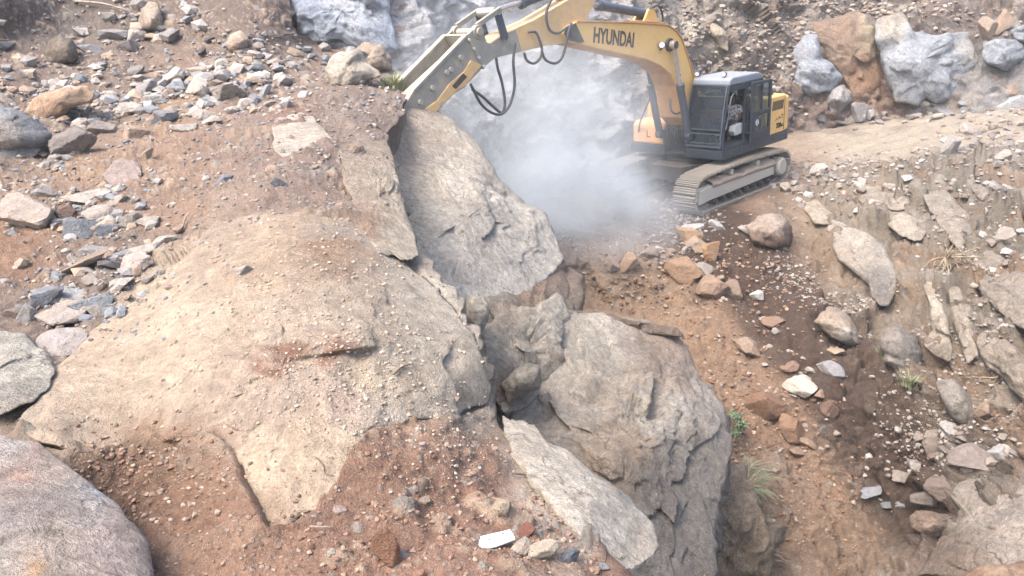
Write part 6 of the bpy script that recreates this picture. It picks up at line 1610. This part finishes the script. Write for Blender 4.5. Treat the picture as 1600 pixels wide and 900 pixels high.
# ------------------------------------------------------------------ dust hanging in the pit
def dust(loc, rad, density, seed, nscale, lo, hi):
    m = bpy.data.materials.new('airborne_dust'); m.use_nodes = True; t = m.node_tree; t.nodes.remove(t.nodes['Principled BSDF'])
    vol = t.nodes.new('ShaderNodeVolumePrincipled'); vol.inputs['Color'].default_value = (0.90, .955, 1.0, 1); vol.inputs['Anisotropy'].default_value = 0.0
    tc = t.nodes.new('ShaderNodeTexCoord'); ln = t.nodes.new('ShaderNodeVectorMath'); ln.operation = 'LENGTH'; t.links.new(tc.outputs['Object'], ln.inputs[0])
    mr = t.nodes.new('ShaderNodeMapRange'); mr.interpolation_type = 'SMOOTHERSTEP'
    for i, x in enumerate((0.05, 1.0, 1.0, 0.0)): mr.inputs[i + 1].default_value = x
    t.links.new(ln.outputs['Value'], mr.inputs[0])
    ge = t.nodes.new('ShaderNodeNewGeometry')
    nz = t.nodes.new('ShaderNodeTexNoise'); nz.inputs['Scale'].default_value = nscale; nz.inputs['Detail'].default_value = 3; nz.inputs['Roughness'].default_value = .6; nz.noise_dimensions = '4D'; nz.inputs['W'].default_value = seed
    t.links.new(ge.outputs['Position'], nz.inputs['Vector'])
    m2 = t.nodes.new('ShaderNodeMapRange')
    for i, x in enumerate((0.38, 0.64, lo, hi)): m2.inputs[i + 1].default_value = x
    t.links.new(nz.outputs['Fac'], m2.inputs[0])
    a = t.nodes.new('ShaderNodeMath'); a.operation = 'MULTIPLY'; t.links.new(mr.outputs[0], a.inputs[0]); t.links.new(m2.outputs[0], a.inputs[1])
    b = t.nodes.new('ShaderNodeMath'); b.operation = 'MULTIPLY'; t.links.new(a.outputs[0], b.inputs[0]); b.inputs[1].default_value = density
    t.links.new(b.outputs[0], vol.inputs['Density']); t.links.new(vol.outputs[0], t.nodes['Material Output'].inputs['Volume'])
    V, F = ico(3)
    o = mesh_from('dust_cloud', V, F, m); o.location = loc; o.scale = rad
    return o
def at(u, v, zc): return CAMP + rays(u, v) * zc
o = dust(at(905, 318, 17.6), (3.2, 3.2, 1.75), 0.64, 3.0, .6, .15, 1.6); tag(o, 'dense pale dust puff swirling on the bench before the far track', 'dust', None, 'stuff')
o = dust(at(800, 190, 17.5), (4.6, 4.4, 3.7), 0.29, 8.0, .45, .2, 1.5); tag(o, 'thin bluish dust veil around the breaker and rear wall', 'dust', None, 'stuff')

# dusty air over the whole pit
b = MB(); b.box(-24, 36, -6, 46, -9.5, 11.5)
m = bpy.data.materials.new('dusty_air'); m.use_nodes = True; t = m.node_tree; t.nodes.remove(t.nodes['Principled BSDF'])
vol = t.nodes.new('ShaderNodeVolumePrincipled'); vol.inputs['Color'].default_value = (.93, .96, 1.0, 1); vol.inputs['Density'].default_value = 0.0013
t.links.new(vol.outputs[0], t.nodes['Material Output'].inputs['Volume'])
hz = b.build('haze', m); hz['kind'] = 'stuff'
